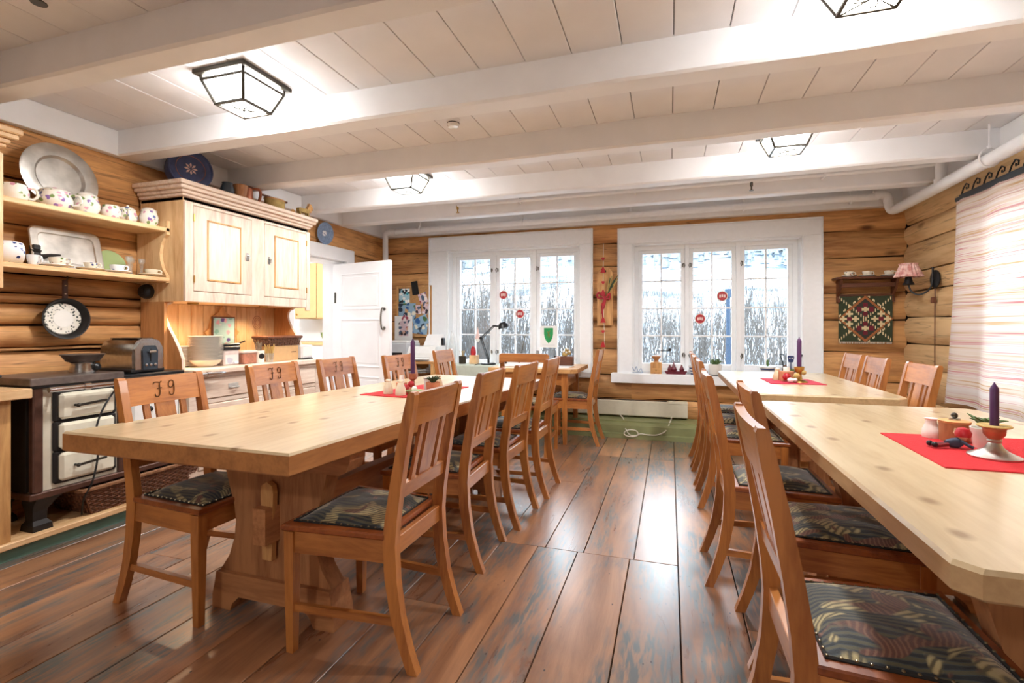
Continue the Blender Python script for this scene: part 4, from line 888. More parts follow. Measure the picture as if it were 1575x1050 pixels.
for z in (.15, .20): obj('rivet', MB().disc((.034, 0, z), (1, 0, 0), [(.006, 0), (.004, .003), (.001, .004)], 8), 'chrome', t)
t = thing('wall_timer', 'round black knob-like box under the lower shelf on the side panel', 'socket', (-3.44, 2.508, 1.395))
obj('body', MB().disc((0, 0, 0), (.3, -1, 0), [(.045, 0), (.052, .02), (.045, .045), (.03, .055), (.001, .056)], 20), 'black_plastic', t, True); obj('dial', MB().disc((.017, -.053, 0), (.3, -1, 0), [(.018, 0), (.014, .01), (.001, .011)], 14), 'cast_iron', t, True)
# ---- wicker basket on the plinth
def basket(t, lx, ly, h, flare, rows, mat, rim):
    per = []
    def ringpts(f, n, amp, ph):
        out = []; L = 2*(lx+ly)
        for k in range(n):
            s = k/n*L; ex, ey = lx/2*(1+flare*f), ly/2*(1+flare*f)
            if s < lx: p = Vector((-1+2*s/lx, -1)); nn = Vector((0, -1))
            elif s < lx+ly: p = Vector((1, -1+2*(s-lx)/ly)); nn = Vector((1, 0))
            elif s < 2*lx+ly: p = Vector((1-2*(s-lx-ly)/lx, 1)); nn = Vector((0, 1))
            else: p = Vector((-1, 1-2*(s-2*lx-ly)/ly)); nn = Vector((-1, 0))
            o = amp*(1 if (k+ph) % 2 else -1); out.append((p.x*ex+nn.x*o, p.y*ey+nn.y*o, h*f))
        return out
    n = int(2*(lx+ly)/.028); n += n % 2
    m = MB()
    for r in range(rows): m.tube([(x, y, z+h/rows*.5) for x, y, z in ringpts(r/rows, n, .0045, r)], h/rows*.42, 5, True)
    o = obj('weave', m, mat, t, True); o['kind'] = 'stuff'
    m = MB(); a, b = ringpts(0, n, 0, 0), ringpts(1, n, 0, 0)
    for p, q in zip(a, b): m.tube([p, q], .004, 4)
    o = obj('stakes', m, mat, t); o['kind'] = 'stuff'
    obj('rim', MB().tube(ringpts(1, n, .003, 0), .012, 6, True), rim, t, True); obj('bottom', MB().box(-lx/2, -ly/2, 0, lx/2, ly/2, .01), mat, t)
t = thing('wicker_basket', 'long brown wicker basket on the plinth under the old stove', 'basket', (-3.26, 2.25, ZP)); basket(t, .28, .60, .15, .22, 12, 'wicker', 'wicker_rim')

# ---- crockery on the shelves
def cupprof(r, h): return [(r*.55, 0), (r*.6, .004), (r*.75, h*.25), (r*.95, h*.6), (r, h), (r*.94, h), (r*.85, h*.55), (r*.6, h*.15), (.001, h*.12)]
def handle(r, h, ang, th=.005): 
    m = MB(); pts = smooth_path([(r*.85, 0, h*.85), (r*1.35, 0, h*.85), (r*1.5, 0, h*.5), (r*1.2, 0, h*.25), (r*.75, 0, h*.3)], 4); m.tube(pts, th, 6); return m.xf(Matrix.Rotation(R(ang), 4, 'Z'))
def cup(name, label, cat, loc, r, h, mat, ang=-20, saucer=None, smat='china', group=None):
    t = thing(name, label, cat, loc, 0, group); z = 0
    if saucer: obj('saucer', MB().lathe([(saucer*.5, 0), (saucer*.55, .004), (saucer, .014), (saucer*.98, .017), (saucer*.5, .008), (.001, .008)], 24), smat, t, True); z = .009
    obj('cup', MB().lathe(cupprof(r, h), 22, (0, 0, z)), mat, t, True); hd = handle(r, h, ang); hd.v = [(x, y, q+z) for x, y, q in hd.v]; obj('handle', hd, mat, t, True); return t
def pot(name, label, loc, r, h, mat, lid=True, hang=None, knob=True):
    t = thing(name, label, 'pot', loc)
    obj('body', MB().lathe([(r*.7, 0), (r*.75, .005), (r*1.0, h*.35), (r*1.0, h*.6), (r*.82, h*.9), (r*.8, h), (r*.74, h), (.001, h*.5)], 24), mat, t, True)
    if lid:
        l = obj('lid', MB().lathe([(r*.84, h), (r*.84, h*1.04), (r*.5, h*1.2), (.001, h*1.24)], 22), mat, t, True)
        if knob: obj('lid_knob', MB().sphere((0, 0, h*1.3), r*.16, 10, 6), 'china', l, True)
    if hang is not None: obj('handle', handle(r, h, hang, .007), mat, t, True)
    return t
ZS1, ZS2, SXM = 1.823, 1.486, -3.36
t = thing('pewter_plate', 'large round pewter plate leaning on the wall on the upper shelf', 'plate', (-3.44, 1.955, ZS1))
obj('plate', MB().disc((.035, 0, .197), (1, 0, .16), [(.001, 0), (.115, 0), (.128, .016), (.19, .020), (.196, .024), (.19, .026), (.127, .022), (.113, .007), (.001, .007)], 44), 'pewter', t, True)
pot('floral_jug', 'rounded floral jug at the left end of the upper shelf', (-3.36, 1.725, ZS1), .062, .095, 'floral', False, 60)
pot('lidded_bowl', 'wide flower-painted lidded tureen before the pewter plate', (-3.33, 1.895, ZS1), .080, .095, 'floral', True, 40, False)
pot('canister', 'tall floral canister in the middle of the upper shelf', (-3.34, 2.06, ZS1), .066, .11, 'floral', True, None, False)
pot('sugar_bowl', 'floral sugar bowl right of the canister on the upper shelf', (-3.33, 2.19, ZS1), .054, .085, 'floral', False, 30)
pot('teapot', 'floral pot with a pointed lid knob on the upper shelf', (-3.35, 2.305, ZS1), .052, .085, 'floral', True, -30)
pot('small_canister', 'squat floral canister at the right end of the upper shelf', (-3.32, 2.42, ZS1), .055, .10, 'floral', True, None, False)
t = thing('figurine', 'small white figurine against the left cabinet on the upper shelf', 'figurine', (-3.36, 1.645, ZS1))
obj('body', MB().lathe([(.025, 0), (.03, .01), (.018, .07), (.024, .12), (.014, .15)], 14), 'china', t, True); obj('head', MB().sphere((0, 0, .17), .024, 12, 8), 'china', t, True)
t = thing('tipped_jar', 'blue and white patterned jar lying on its side on the lower shelf', 'jar', (-3.34, 1.70, ZS2+.062))
obj('body', MB().disc((0, -.045, 0), (.3, 1, 0), [(.035, -.03), (.058, 0), (.062, .04), (.056, .085), (.045, .09), (.001, .09)], 24), 'blue_floral', t, True); obj('mouth', MB().disc((0, -.045, 0), (.3, 1, 0), [(.03, -.034), (.034, -.03)], 20), 'darkwood_X', t)
cup('blue_cup', 'small blue and white cup beside the tipped jar', 'cup', (-3.33, 1.795, ZS2), .030, .06, 'blue_floral', 20)
t = thing('coffee_pot', 'small dark metal pot with a long spout on the lower shelf', 'pot', (-3.42, 1.85, ZS2))
obj('body', MB().lathe([(.035, 0), (.038, .01), (.032, .06), (.024, .085), (.03, .10), (.001, .10)], 18), 'cast_iron', t, True); obj('spout', MB().tube([(.02, .01, .06), (.05, .05, .075), (.06, .09, .08)], [.016, .010, .005], 8), 'cast_iron', t, True); obj('lid', MB().box(-.02, -.02, .10, .02, .02, .13, .006), 'cast_iron', t)
cup('floral_cup', 'flower-painted cup on a saucer in front of the rectangular tray', 'cup', (-3.31, 1.895, ZS2), .040, .048, 'brown_floral', 40, .072)
t = thing('pewter_tray', 'rectangular pewter tray with rounded corners leaning on the lower shelf', 'tray', (-3.49, 2.01, ZS2))
def rrect(w_, h_, r_, n=5):
    out = []
    for cx0, cy0, a0 in ((w_-r_, h_-r_, 0), (-w_+r_, h_-r_, 90), (-w_+r_, -h_+r_, 180), (w_-r_, -h_+r_, 270)): out += arc(cx0, cy0, r_, a0, a0+90, n)
    return out
M = Matrix.Translation((.075, 0, .125)) @ Matrix.Rotation(R(-14), 4, 'Y')
def trayring(w_, h_, r_, off): return [M @ Vector((off, y, z)) for y, z in rrect(w_, h_, r_)]
obj('tray', MB().loft([trayring(.18, .12, .04, -.004), trayring(.185, .125, .04, 0), trayring(.18, .12, .04, .004), trayring(.145, .088, .03, .002), trayring(.135, .078, .025, -.010), trayring(.13, .073, .02, -.010)]), 'pewter', t)
cup('cream_cup', 'plain cream cup on a saucer at the right corner of the tray', 'cup', (-3.31, 2.065, ZS2), .036, .040, 'brown_floral', 30, .070, 'cream_china')
cup('floral_cup', 'blue sprigged cup on a saucer in front of the green plate', 'cup', (-3.31, 2.215, ZS2), .040, .045, 'blue_floral', 30, .075)
t = thing('green_plate', 'green painted plate leaning behind the cups on the lower shelf', 'plate', (-3.46, 2.255, ZS2)); obj('plate', MB().disc((.03, 0, .076), (1, 0, .45), [(.001, 0), (.05, 0), (.083, .012), (.083, .016), (.05, .006), (.001, .006)], 30), 'green_plate', t, True)
for y, x, lb in ((2.30, -3.33, 'clear glass candlestick leftmost on the lower shelf, by the green plate'), (2.36, -3.40, 'clear glass candlestick in the middle of three on the lower shelf'), (2.415, -3.38, 'clear glass candlestick nearest the side panel on the lower shelf')):
    t = thing('glass_candlestick', lb, 'candlestick', (x, y, ZS2), 0, 'glass candlesticks on the shelf')
    obj('stem', MB().lathe([(.026, 0), (.026, .006), (.010, .02), (.008, .06), (.014, .07), (.008, .08)], 14), 'drinking_glass', t, True); obj('socket', MB().lathe([(.008, .08), (.020, .095), (.022, .12), (.016, .12), (.012, .095)], 14), 'drinking_glass', t, True)
cup('cream_cup', 'low cream cup on a saucer at the right end of the lower shelf', 'cup', (-3.285, 2.41, ZS2), .038, .038, 'cream_china', 40, .070, 'cream_china')

# ---- on the sideboard worktop
ZW = .86
ORD = 'first second third fourth fifth sixth seventh eighth ninth tenth eleventh twelfth thirteenth fourteenth fifteenth sixteenth seventeenth eighteenth nineteenth'.split()
pm = mesh(MB().lathe([(.06, 0), (.062, .004), (.09, .009), (.114, .016), (.115, .0185), (.09, .0125), (.06, .007), (.001, .007)], 32), 'china', 'plate', True)
for nst, (x, y), cnt, sc_, lb in ((0, (-3.40, 2.70), 15, .92, 'smaller white stack behind the tall one'), (1, (-3.25, 2.785), 19, 1., 'tall white front stack on the sideboard')):
    z = ZW
    if nst == 1:
        q = thing('deep_bowl', 'cream bowl under the tall front plate stack on the sideboard', 'bowl', (x, y, z)); obj('bowl', MB().lathe([(.055, 0), (.06, .004), (.095, .03), (.105, .05), (.1, .05), (.06, .03), (.001, .03)], 28), 'cream_china', q, True); z += .036
    for k in range(cnt):
        o = obj('plate', pm, None, None, loc=(x+random.uniform(-.002, .002), y+random.uniform(-.002, .002), z)); o.scale = (sc_, sc_, 1)
        tag(o, ('%s plate from the top of the ' % ORD[cnt-1-k])+lb, 'plate', 'plates stacked in the %s stack' % ('rear', 'front')[nst]); z += .0095
t = thing('flower_picture', 'small flower picture on a pointed wooden backing leaning on the boards', 'picture', (XW+.034, 3.13, ZW), 0)
obj('backing', MB().loft([[(x, y*1.0, .25+z) for y, z in ((0, .215), (.035, .16), (.10, .12), (.12, .03), (.165, 0), (.12, -.05), (.10, -.12), (-.10, -.12), (-.12, -.05), (-.165, 0), (-.12, .03), (-.10, .12), (-.035, .16))] for x in (0, .014)]), 'oldboard_Z', t)
obj('frame', MB().box(.014, -.108, .115, .028, .108, .375, .002), 'darkwood_Z', t); obj('print', MB().box(.028, -.098, .125, .030, .098, .365), 'flower_print', t)
obj('stand', MB().box(0, -.05, 0, .06, .05, .14, .004), 'darkwood_X', t)
t = thing('lidded_box', 'clear plastic box with a black lid beside the plate stack', 'box', (-3.25, 2.96, ZW)); obj('box', MB().box(-.06, -.07, 0, .06, .07, .115, .008), 'plastic_clear', t); obj('lid', MB().box(-.066, -.076, .115, .066, .076, .145, .006), 'black_plastic', t); obj('contents', MB().box(.0602, -.06, .01, .0612, .06, .08), 'papers', t)
t = thing('black_tray', 'flat black tray with a handle lying on the lidded box', 'tray', (-3.27, 2.98, ZW+.145)); obj('tray', MB().box(-.06, -.08, 0, .06, .08, .02, .006), 'black_plastic', t); obj('handle', MB().tube([(.02, .08, .012), (.03, .15, .035)], .006, 6), 'dark_metal', t)
t = thing('tin_box', 'reddish see-through box with a white lid on the sideboard', 'box', (-3.22, 3.11, ZW)); obj('box', MB().box(-.055, -.068, 0, .055, .068, .085, .008), 'tin_red', t); obj('lid', MB().box(-.06, -.073, .085, .06, .073, .105, .005), 'plastic_clear', t)
t = thing('cutlery_mug', 'white mug with a dark picture holding cutlery', 'mug', (-3.20, 3.23, ZW)); obj('mug', MB().lathe([(.04, 0), (.042, .004), (.044, .10), (.040, .10), (.038, .01), (.001, .008)], 22), 'china', t, True); obj('motif', MB().disc((.0425, -.012, .055), (1, -.28, 0), [(.024, -.003), (.022, .002), (.001, .0025)], 14), 'black_plastic', t)
for k in range(5): obj('cutlery', MB().tube([(0, -.02+.01*k, .02), (-.005, -.03+.015*k, .16+.008*(k % 3))], [.004, .006], 6), 'steel', t)
t = thing('straw_glass', 'small glass full of pale wooden sticks on the sideboard', 'glass', (-3.16, 3.30, ZW)); obj('glass', MB().lathe([(.028, 0), (.036, .075), (.034, .075), (.026, .006), (.001, .006)], 18), 'drinking_glass', t, True)
for k in range(9): an = k*.7; obj('stick', MB().tube([(.01*math.cos(an), .01*math.sin(an), .008), (.035*math.cos(an), .045*math.sin(an), .13+.01*(k % 3))], .0035, 5), 'straw', t)
t = thing('cardboard_box', 'plain pale cardboard box in front of the bread basket', 'box', (-3.24, 3.50, ZW)); obj('box', MB().box(-.07, -.15, 0, .07, .15, .125, .003), 'kraft', t); obj('flap', MB().box(-.072, -.152, .125, .072, .152, .129), 'kraft', t); obj('marking', MB().box(.0702, .06, .07, .0708, .12, .076), 'darkwood_X', t)
t = thing('bread_basket', 'dark woven bread basket standing on the cardboard box', 'basket', (-3.26, 3.50, ZW+.129)); basket(t, .14, .34, .075, .15, 6, 'bread_basket', 'wicker')
t = thing('wire_ornament', 'brown wire heart ornament on a thin stem before the boards', 'ornament', (XW+.06, 3.47, ZW))
m = MB().tube([(0, 0, .006), (0, 0, .26)], .0025, 5)
for k in range(3):
    rr_ = .05-.014*k; m.tube([(.002*k, rr_*math.cos(a_)*(.95), .33+rr_*math.sin(a_)*1.15) for a_ in [q*math.pi/9 for q in range(18)]], .0025, 5, True)
obj('wire', m, 'copper', t); obj('foot', MB().lathe([(.04, 0), (.04, .006), (.001, .008)], 14), 'copper', t)
t = thing('storage_tin', 'small pale blue and white tin at the right end of the sideboard', 'tin', (-3.20, 3.72, ZW)); obj('body', MB().box(-.07, -.075, .006, .07, .075, .13, .012), 'printer_grey', t); obj('front_panel', MB().box(.07, -.06, .03, .074, .06, .115, .006), 'enamel_white', t); obj('base', MB().box(-.065, -.07, 0, .072, .07, .008), 'black_plastic', t)

# ---- on top of the wall cabinet
ZK = 2.005+.13
t = thing('blue_tub', 'blue painted wooden tub with a star lying on its side on the cabinet', 'tub', (-3.30, 2.70, ZK))
ax = Vector((.95, -.35, .12)).normalized(); c0 = Vector((-.03, .02, .0))
obj('tub', MB().disc((-.05, .02, .146), tuple(ax), [(.001, -.03), (.135, -.03), (.145, .02), (.145, .08), (.138, .08), (.132, .07), (.001, .07)], 40), 'blue_paint', t, True)
q = ax.to_track_quat('Z', 'Y').to_matrix(); m = MB()
for k in range(8):
    an = k*math.pi/4; e = Vector((math.cos(an), math.sin(an), 0)); f = Vector((-e.y, e.x, 0)); b = Vector((0, 0, .0715))
    m.add([q @ (b+e*.006)+Vector((-.05, .02, .146)), q @ (b+e*.03+f*.008)+Vector((-.05, .02, .146)), q @ (b+e*.045)+Vector((-.05, .02, .146)), q @ (b+e*.03-f*.008)+Vector((-.05, .02, .146))], [(0, 3, 2, 1)])
obj('star_motif', m, 'porcelain_pink', t)
m = MB(); m.tube([q @ Vector((.095*math.cos(a_), .095*math.sin(a_), .0715))+Vector((-.05, .02, .146)) for a_ in [k*math.pi/16 for k in range(32)]], .002, 4, True); obj('ring_motif', m, 'copper', t)
t = thing('dark_jug', 'small dark blue grey jug on the cabinet between tub and wooden tankard', 'jug', (-3.17, 2.90, ZK)); obj('body', MB().lathe([(.03, 0), (.045, .02), (.05, .05), (.035, .09), (.038, .10), (.03, .10), (.001, .05)], 18), 'slate_plastic', t, True); obj('handle', handle(.05, .09, 150), 'slate_plastic', t, True)
t = thing('wooden_cup', 'pale wooden cup on top of the wall cabinet', 'cup', (-3.15, 3.0, ZK)); obj('body', MB().lathe([(.035, 0), (.04, .01), (.052, .105), (.046, .105), (.034, .015), (.001, .012)], 18), 'tableleg_Z', t, True); obj('base_ring', MB().lathe([(.04, 0), (.041, .012)], 18), 'darkwood_X', t)
t = thing('wooden_tankard', 'brown wooden tankard with lid and handle on the wall cabinet', 'tankard', (-3.24, 3.13, ZK)); obj('body', MB().lathe([(.062, 0), (.062, .005), (.055, .125), (.05, .125), (.001, .1)], 18), 'copper', t, True); obj('lid', MB().lathe([(.06, .125), (.06, .137), (.001, .14)], 18), 'darkwood_X', t, True); obj('handle', MB().tube(smooth_path([(.045, .03, .125), (.085, .06, .12), (.09, .065, .07), (.075, .05, .0)], 4), [.011]*13, 8), 'copper', t, True); obj('lid_knob', MB().sphere((-.03, -.02, .15), .012, 8, 6), 'darkwood_X', t, True)
t = thing('bentwood_box', 'oval bentwood box with a flat lid handle on the wall cabinet', 'box', (-3.20, 3.40, ZK)); obj('body', MB().lathe([(.07, 0), (.072, .09), (.001, .09)], 24, sx=.85, sy=1.35), 'straw', t, True); obj('lid', MB().lathe([(.076, .088), (.076, .098), (.001, .099)], 24, sx=.85, sy=1.35), 'oldboard_Y', t, True); obj('lid_bar', MB().box(-.013, -.14, .099, .013, .14, .113, .004), 'darkwood_Y', t)
t = thing('wooden_ball', 'small round wooden ball on the wall cabinet left of the horse', 'ball', (-3.16, 3.565, ZK)); obj('ball', MB().sphere((0, 0, .03), .022, 12, 8), 'oldboard_X', t, True); obj('foot', MB().lathe([(.012, 0), (.012, .01)], 10), 'oldboard_X', t)
t = thing('wooden_horse', 'carved pale wooden horse standing at the right end of the wall cabinet', 'figurine', (-3.15, 3.69, ZK))
obj('body', MB().loft([[(x*.02*k, y, z+.018*k*c_) for x, c_ in ((-1, -1), (1, -1), (1.2, 0), (1, 1), (-1, 1), (-1.2, 0))] for y, z, k in ((-.075, .062, .7), (-.06, .063, 1.0), (0, .062, 1.0), (.045, .066, 1.05), (.06, .08, .8))]), 'straw', t, True)
obj('neck', MB().loft([[(a*w_, y+b*w_*1.4, z) for a, b in ((-1, -1), (1, -1), (1, 1), (-1, 1))] for y, z, w_ in ((.05, .06, .02), (.065, .10, .015), (.075, .125, .012))]), 'oldboard_Z', t); obj('head', MB().loft([[(a*w_, y, z+b*w_*1.2) for a, b in ((-1, -1), (1, -1), (1, 1), (-1, 1))] for y, z, w_ in ((.062, .128, .012), (.085, .122, .013), (.115, .10, .008))]), 'oldboard_Y', t)
for y in (-.06, .045):
    for x in (-.012, .012): obj('leg', MB().box(x-.006, y-.008, 0, x+.006, y+.008, .05), 'straw', t)
t = thing('blue_wall_plate', 'blue grey patterned plate hanging on the log wall above the doorway', 'plate', (XW+.022, 4.40, 2.145)); obj('plate', MB().disc((0, 0, 0), (1, -.1, -.1), [(.001, 0), (.06, 0), (.115, .02), (.117, .024), (.112, .026), (.06, .008), (.001, .008)], 36), 'grey_blue', t, True); obj('centre_motif', MB().disc((.008, 0, 0), (1, -.1, -.1), [(.03, 0), (.028, .0015), (.001, .0015)], 20), 'blue_floral', t)

# ================================================================== OFFICE CORNER
t = thing('printer_stand', 'pine shelf unit full of papers below the printers', 'shelf', (-2.84, 5.20, 0))
obj('top', MB().box(-.36, -.20, .735, .33, .22, .765, .004), 'oldboard_X', t)
for x in (-.34, .305): obj('side', MB().box(x-.015, -.20, 0, x+.015, .03, .735, .003), 'oldboard_Z', t)
for z in (.38,): obj('shelf_board', MB().box(-.325, -.19, z-.02, .29, .03, z, .003), 'oldboard_X', t)
t = thing('paper_pile', 'crumpled pile of papers inside the printer stand', 'papers', (-2.84, 5.11, .38))
m = MB(); rp_ = random.Random(5)
for k in range(16):
    q = MB().box(-.13, -.07, -.0015, .13, .07, .0015).xf(Matrix.Translation((rp_.uniform(-.12, .1), rp_.uniform(-.0, .03), .03+.017*k)) @ Matrix.Rotation(rp_.uniform(-.5, .5), 4, 'Z') @ Matrix.Rotation(rp_.uniform(-.16, .16), 4, 'Y')); m.add(q.v, q.f)
obj('sheets', m, 'papers', t)['kind'] = 'stuff'
t = thing('laser_printer', 'grey printer half hidden behind the open white door', 'printer', (-3.06, 5.26, .765)); obj('body', MB().box(-.13, -.17, 0, .17, .14, .20, .012), 'printer_grey', t); obj('paper_slot', MB().box(-.06, -.174, .05, .10, -.168, .09), 'black_plastic', t); obj('lid', MB().box(-.12, -.15, .20, .16, .13, .23, .01), 'enamel_white', t)
t = thing('inkjet_printer', 'white inkjet printer with a raised paper tray on the pine stand', 'printer', (-2.70, 5.22, .765)); obj('body', MB().prism([(-.17, 0), (-.17, .09), (-.13, .165), (.13, .165), (.13, 0)], 'yz', -.17, .17), 'enamel_white', t); obj('front_recess', MB().add([(-.10, -.1705, .04), (.12, -.1705, .04), (.12, -.136, .150), (-.10, -.136, .150), (-.10, -.16, .04), (.12, -.16, .04), (.12, -.126, .150), (-.10, -.126, .150)], [(0,1,2,3),(7,6,5,4),(0,4,5,1),(1,5,6,2),(2,6,7,3),(3,7,4,0)]), 'slate_plastic', t)
obj('paper_tray', MB().add([(-.09, .07, .165), (.13, .07, .165), (.155, .12, .30), (-.06, .12, .30), (-.09, .076, .163), (.13, .076, .163), (.155, .126, .30), (-.06, .126, .30)], [(0,1,2,3),(7,6,5,4),(0,4,5,1),(1,5,6,2),(2,6,7,3),(3,7,4,0)]), 'paper', t); obj('tray_grip', MB().box(.14, .07, .17, .17, .12, .26, .006), 'black_plastic', t); obj('output_paper', MB().box(-.11, -.24, .02, .11, -.16, .026), 'paper', t)
t = thing('pinboard', 'cork pinboard covered with photos beside the left window', 'pinboard', (-3.06, YB-.035, 1.34))
obj('board', MB().box(-.235, -.012, -.30, .235, .01, .32, .003), 'cork', t); obj('frame', MB().box(-.245, -.018, -.31, -.23, .01, .33).box(.23, -.018, -.31, .245, .01, .33).box(-.245, -.018, -.31, .245, .01, -.295).box(-.245, -.018, .315, .245, .01, .33), 'oldboard_Z', t)
for nm, x, z, w_, h_, a_, mt, lb in (('photo', -.13, .20, .15, .19, 0, 'photo_c', 'bright photo with blue sky at the top left of the pinboard'), ('clip_frame', .02, .30, .09, .17, -8, 'black_plastic', 'small dark framed clip at the top of the pinboard'), ('photo', .13, .17, .11, .13, -18, 'photo_b', 'tilted pink family photo on the pinboard'), ('poster', -.09, -.0, .24, .22, 0, 'photo_a', 'landscape print with a lighthouse on the pinboard'), ('photo', .05, .03, .11, .11, 0, 'photo_b', 'small dark square photo in the middle of the pinboard'), ('photo', .165, .04, .08, .13, 10, 'photo_b', 'narrow red photo at the right of the pinboard'), ('postcard', .10, -.12, .20, .12, -25, 'photo_a', 'tilted landscape postcard on the pinboard'), ('postcard', .09, -.21, .20, .13, 6, 'photo_a', 'landscape postcard at the bottom right of the pinboard')):
    i_ = random.uniform(0, .006); y_ = YB-.035-.0185-i_-.004
    o = obj(nm, MB().box(-w_/2, 0, -h_/2, w_/2, .004, h_/2), mt, None, loc=(-3.06+x, y_, 1.34+z)); o.rotation_euler = (0, R(a_), 0); tag(o, lb, nm.split('_')[-1], 'pictures on the pinboard')
t = thing('framed_photo', 'white mounted picture pinned below the pinboard', 'picture', (-3.19, YB-.075, 1.14)); obj('mount', MB().box(-.125, -.006, -.15, .125, 0, .15, .002), 'paper', t); obj('print', MB().box(-.065, -.009, -.10, .07, -.006, .02), 'photo_b', t)
o = obj('tilted_photo', MB().box(-.055, 0, -.075, .055, .004, .075), 'photo_b', None, loc=(-3.17, YB-.09, 1.22)); o.rotation_euler = (0, R(35), 0); tag(o, 'small tilted photo stuck over the white mounted picture', 'photo', 'pictures on the pinboard')
t = thing('side_table', 'low table draped in pale sage cloth under the left window', 'table', (-2.13, 5.28, 0)); obj('cloth', MB().loft([[(-.33, -.17, .40), (.32, -.17, .40), (.32, .20, .40), (-.33, .20, .40)], [(-.32, -.16, .715), (.31, -.16, .715), (.31, .20, .715), (-.32, .20, .715)], [(-.31, -.15, .725), (.30, -.15, .725), (.30, .19, .725), (-.31, .19, .725)]]), 'cloth_sage', t)
for x in (-.28, .27):
    for y in (-.13, .16): obj('leg', MB().box(x-.02, y-.02, 0, x+.02, y+.02, .42), 'oldboard_Z', t)
t = thing('desk', 'honey wood writing desk with a thick scratched top in front of the left window', 'desk', (-1.42, 4.95, 0))
obj('desktop', MB().prism([(-.34, -.22), (.50, -.22), (.56, -.16), (.56, .52), (-.34, .52)], 'xy', .70, .74), 'oldboard_X', t); obj('desktop_paper', MB().box(-.3, -.05, .7405, .45, .35, .742), 'paper', t)
obj('apron', MB().box(-.29, -.17, .58, .45, -.145, .70), 'honey_X', t); obj('apron', MB().box(.425, -.145, .56, .45, .42, .70), 'honey_Y', t); obj('drawer', MB().box(-.20, -.182, .60, .30, -.17, .69, .004), 'honey_X', t)
for x in (-.28, .44):
    for y in (-.16, .42): obj('leg', MB().loft([[(x+a*w_, y+b*w_, z) for a, b in ((-1, -1), (1, -1), (1, 1), (-1, 1))] for z, w_ in ((0, .018), (.58, .03), (.70, .03))]), 'honey_Z', t)
t = thing('desk_lamp', 'black jointed desk lamp with a round shade at the left window', 'lamp', (-1.97, 5.30, .725))
obj('base', MB().lathe([(.085, 0), (.085, .016), (.07, .02), (.001, .02)], 22), 'black_plastic', t, True)
obj('lower_arm', MB().tube([(0, 0, .02), (0, 0, .06)], .014, 8).tube([(.008, 0, .05), (-.082, 0, .30)], .006, 6).tube([(-.008, 0, .05), (-.098, 0, .295)], .005, 6), 'black_plastic', t); obj('joint', MB().disc((-.09, -.015, .30), (0, 1, 0), [(.018, 0), (.018, .03), (.001, .03)], 12), 'black_plastic', t)
obj('upper_arm', MB().tube([(-.088, 0, .31), (.055, 0, .44)], .006, 6).tube([(-.078, 0, .298), (.066, 0, .43)], .005, 6).tube([(.055, 0, .44), (.12, 0, .435)], .010, 6), 'black_plastic', t)
obj('shade', MB().disc((.175, 0, .455), (-.25, -.1, .95), [(.012, .03), (.03, .028), (.058, .0), (.066, -.04), (.062, -.04), (.05, 0), (.001, .02)], 22), 'black_plastic', t, True); obj('cable', MB().tube(smooth_path([(-.02, -.08, .01), (-.10, -.14, .006), (-.14, -.17, -.05), (-.15, -.174, -.2)], 4), .004, 5), 'black_cable', t)
t = thing('pencil_tin', 'small grey tin holding pens on the sage table', 'tin', (-2.30, 5.32, .725)); obj('tin', MB().lathe([(.04, 0), (.042, .09), (.038, .09), (.036, .005), (.001, .005)], 16), 'dark_metal', t, True)
for k in range(4): obj('pen', MB().tube([(0, .01*k-.015, .01), (-.02+.01*k, .02*k-.03, .15)], .004, 5), 'straw', t)
t = thing('wooden_pen_box', 'small wooden box with a red figure standing in it at the left window', 'box', (-2.17, 5.36, .725)); obj('box', MB().box(-.045, -.045, 0, .045, .045, .10, .004), 'pine_Z', t); obj('figure', MB().lathe([(.03, .10), (.034, .13), (.028, .17), (.014, .20), (.001, .205)], 12, (-.01, 0, 0)), 'red_paint', t, True)
t = thing('pink_gnome', 'pale pink pointed gnome ornament on the glass of the left window', 'ornament', (-2.26, 5.70, 1.02)); obj('hat', MB().lathe([(.035, -.02), (.02, .05), (.004, .12), (.001, .13)], 12, sy=.5), 'porcelain_pink', t, True); obj('face', MB().sphere((0, 0, -.03), .026, 10, 6), 'china', t, True)
t = thing('tall_vase', 'tall slim clear glass vase at the left edge of the left window', 'vase', (-2.50, 5.47, .65)); obj('vase', MB().lathe([(.045, 0), (.05, .01), (.042, .25), (.02, .42), (.012, .45), (.008, .45)], 18), 'drinking_glass', t, True)
t = thing('phone_charger', 'small black box on the sill right of the desk lamp', 'charger', (-1.80, 5.37, .725)); obj('body', MB().box(-.025, -.02, 0, .025, .02, .075, .005), 'black_plastic', t); obj('screen', MB().box(-.018, -.022, .02, .018, -.02, .06), 'slate_plastic', t)
t = thing('shield_sign', 'white sign with a green shield standing in the left window', 'sign', (-1.36, 5.69, .93)); obj('sheet', MB().box(-.105, 0, -.02, .105, .004, .235), 'paper', t)
sh = [(-.055, .21), (.055, .21), (.055, .14), (.045, .09), (.022, .05), (0, .03), (-.022, .05), (-.045, .09), (-.055, .14)]
obj('shield', MB().prism(sh, 'xz', -.003, 0), 'sign_green', t); obj('motif', MB().tube([(-.02, -.0035, .17), (.0, -.0035, .15), (.015, -.0035, .12), (.0, -.0035, .09)], .004, 5).tube([(.02, -.0035, .18), (.0, -.0035, .15), (-.01, -.0035, .11)], .004, 5), 'brass', t); obj('caption', MB().box(-.075, -.001, .006, .075, 0, .010), 'printer_grey', t)
t = thing('leaning_rod', 'thin dark rod leaning in the left window above the desk', 'rod', (-1.67, 5.44, .65)); obj('rod', MB().tube([(0, 0, 0), (.06, .12, .40)], .007, 6), 'dark_metal', t); obj('foot', MB().box(-.02, -.02, 0, .02, .02, .02), 'dark_metal', t)
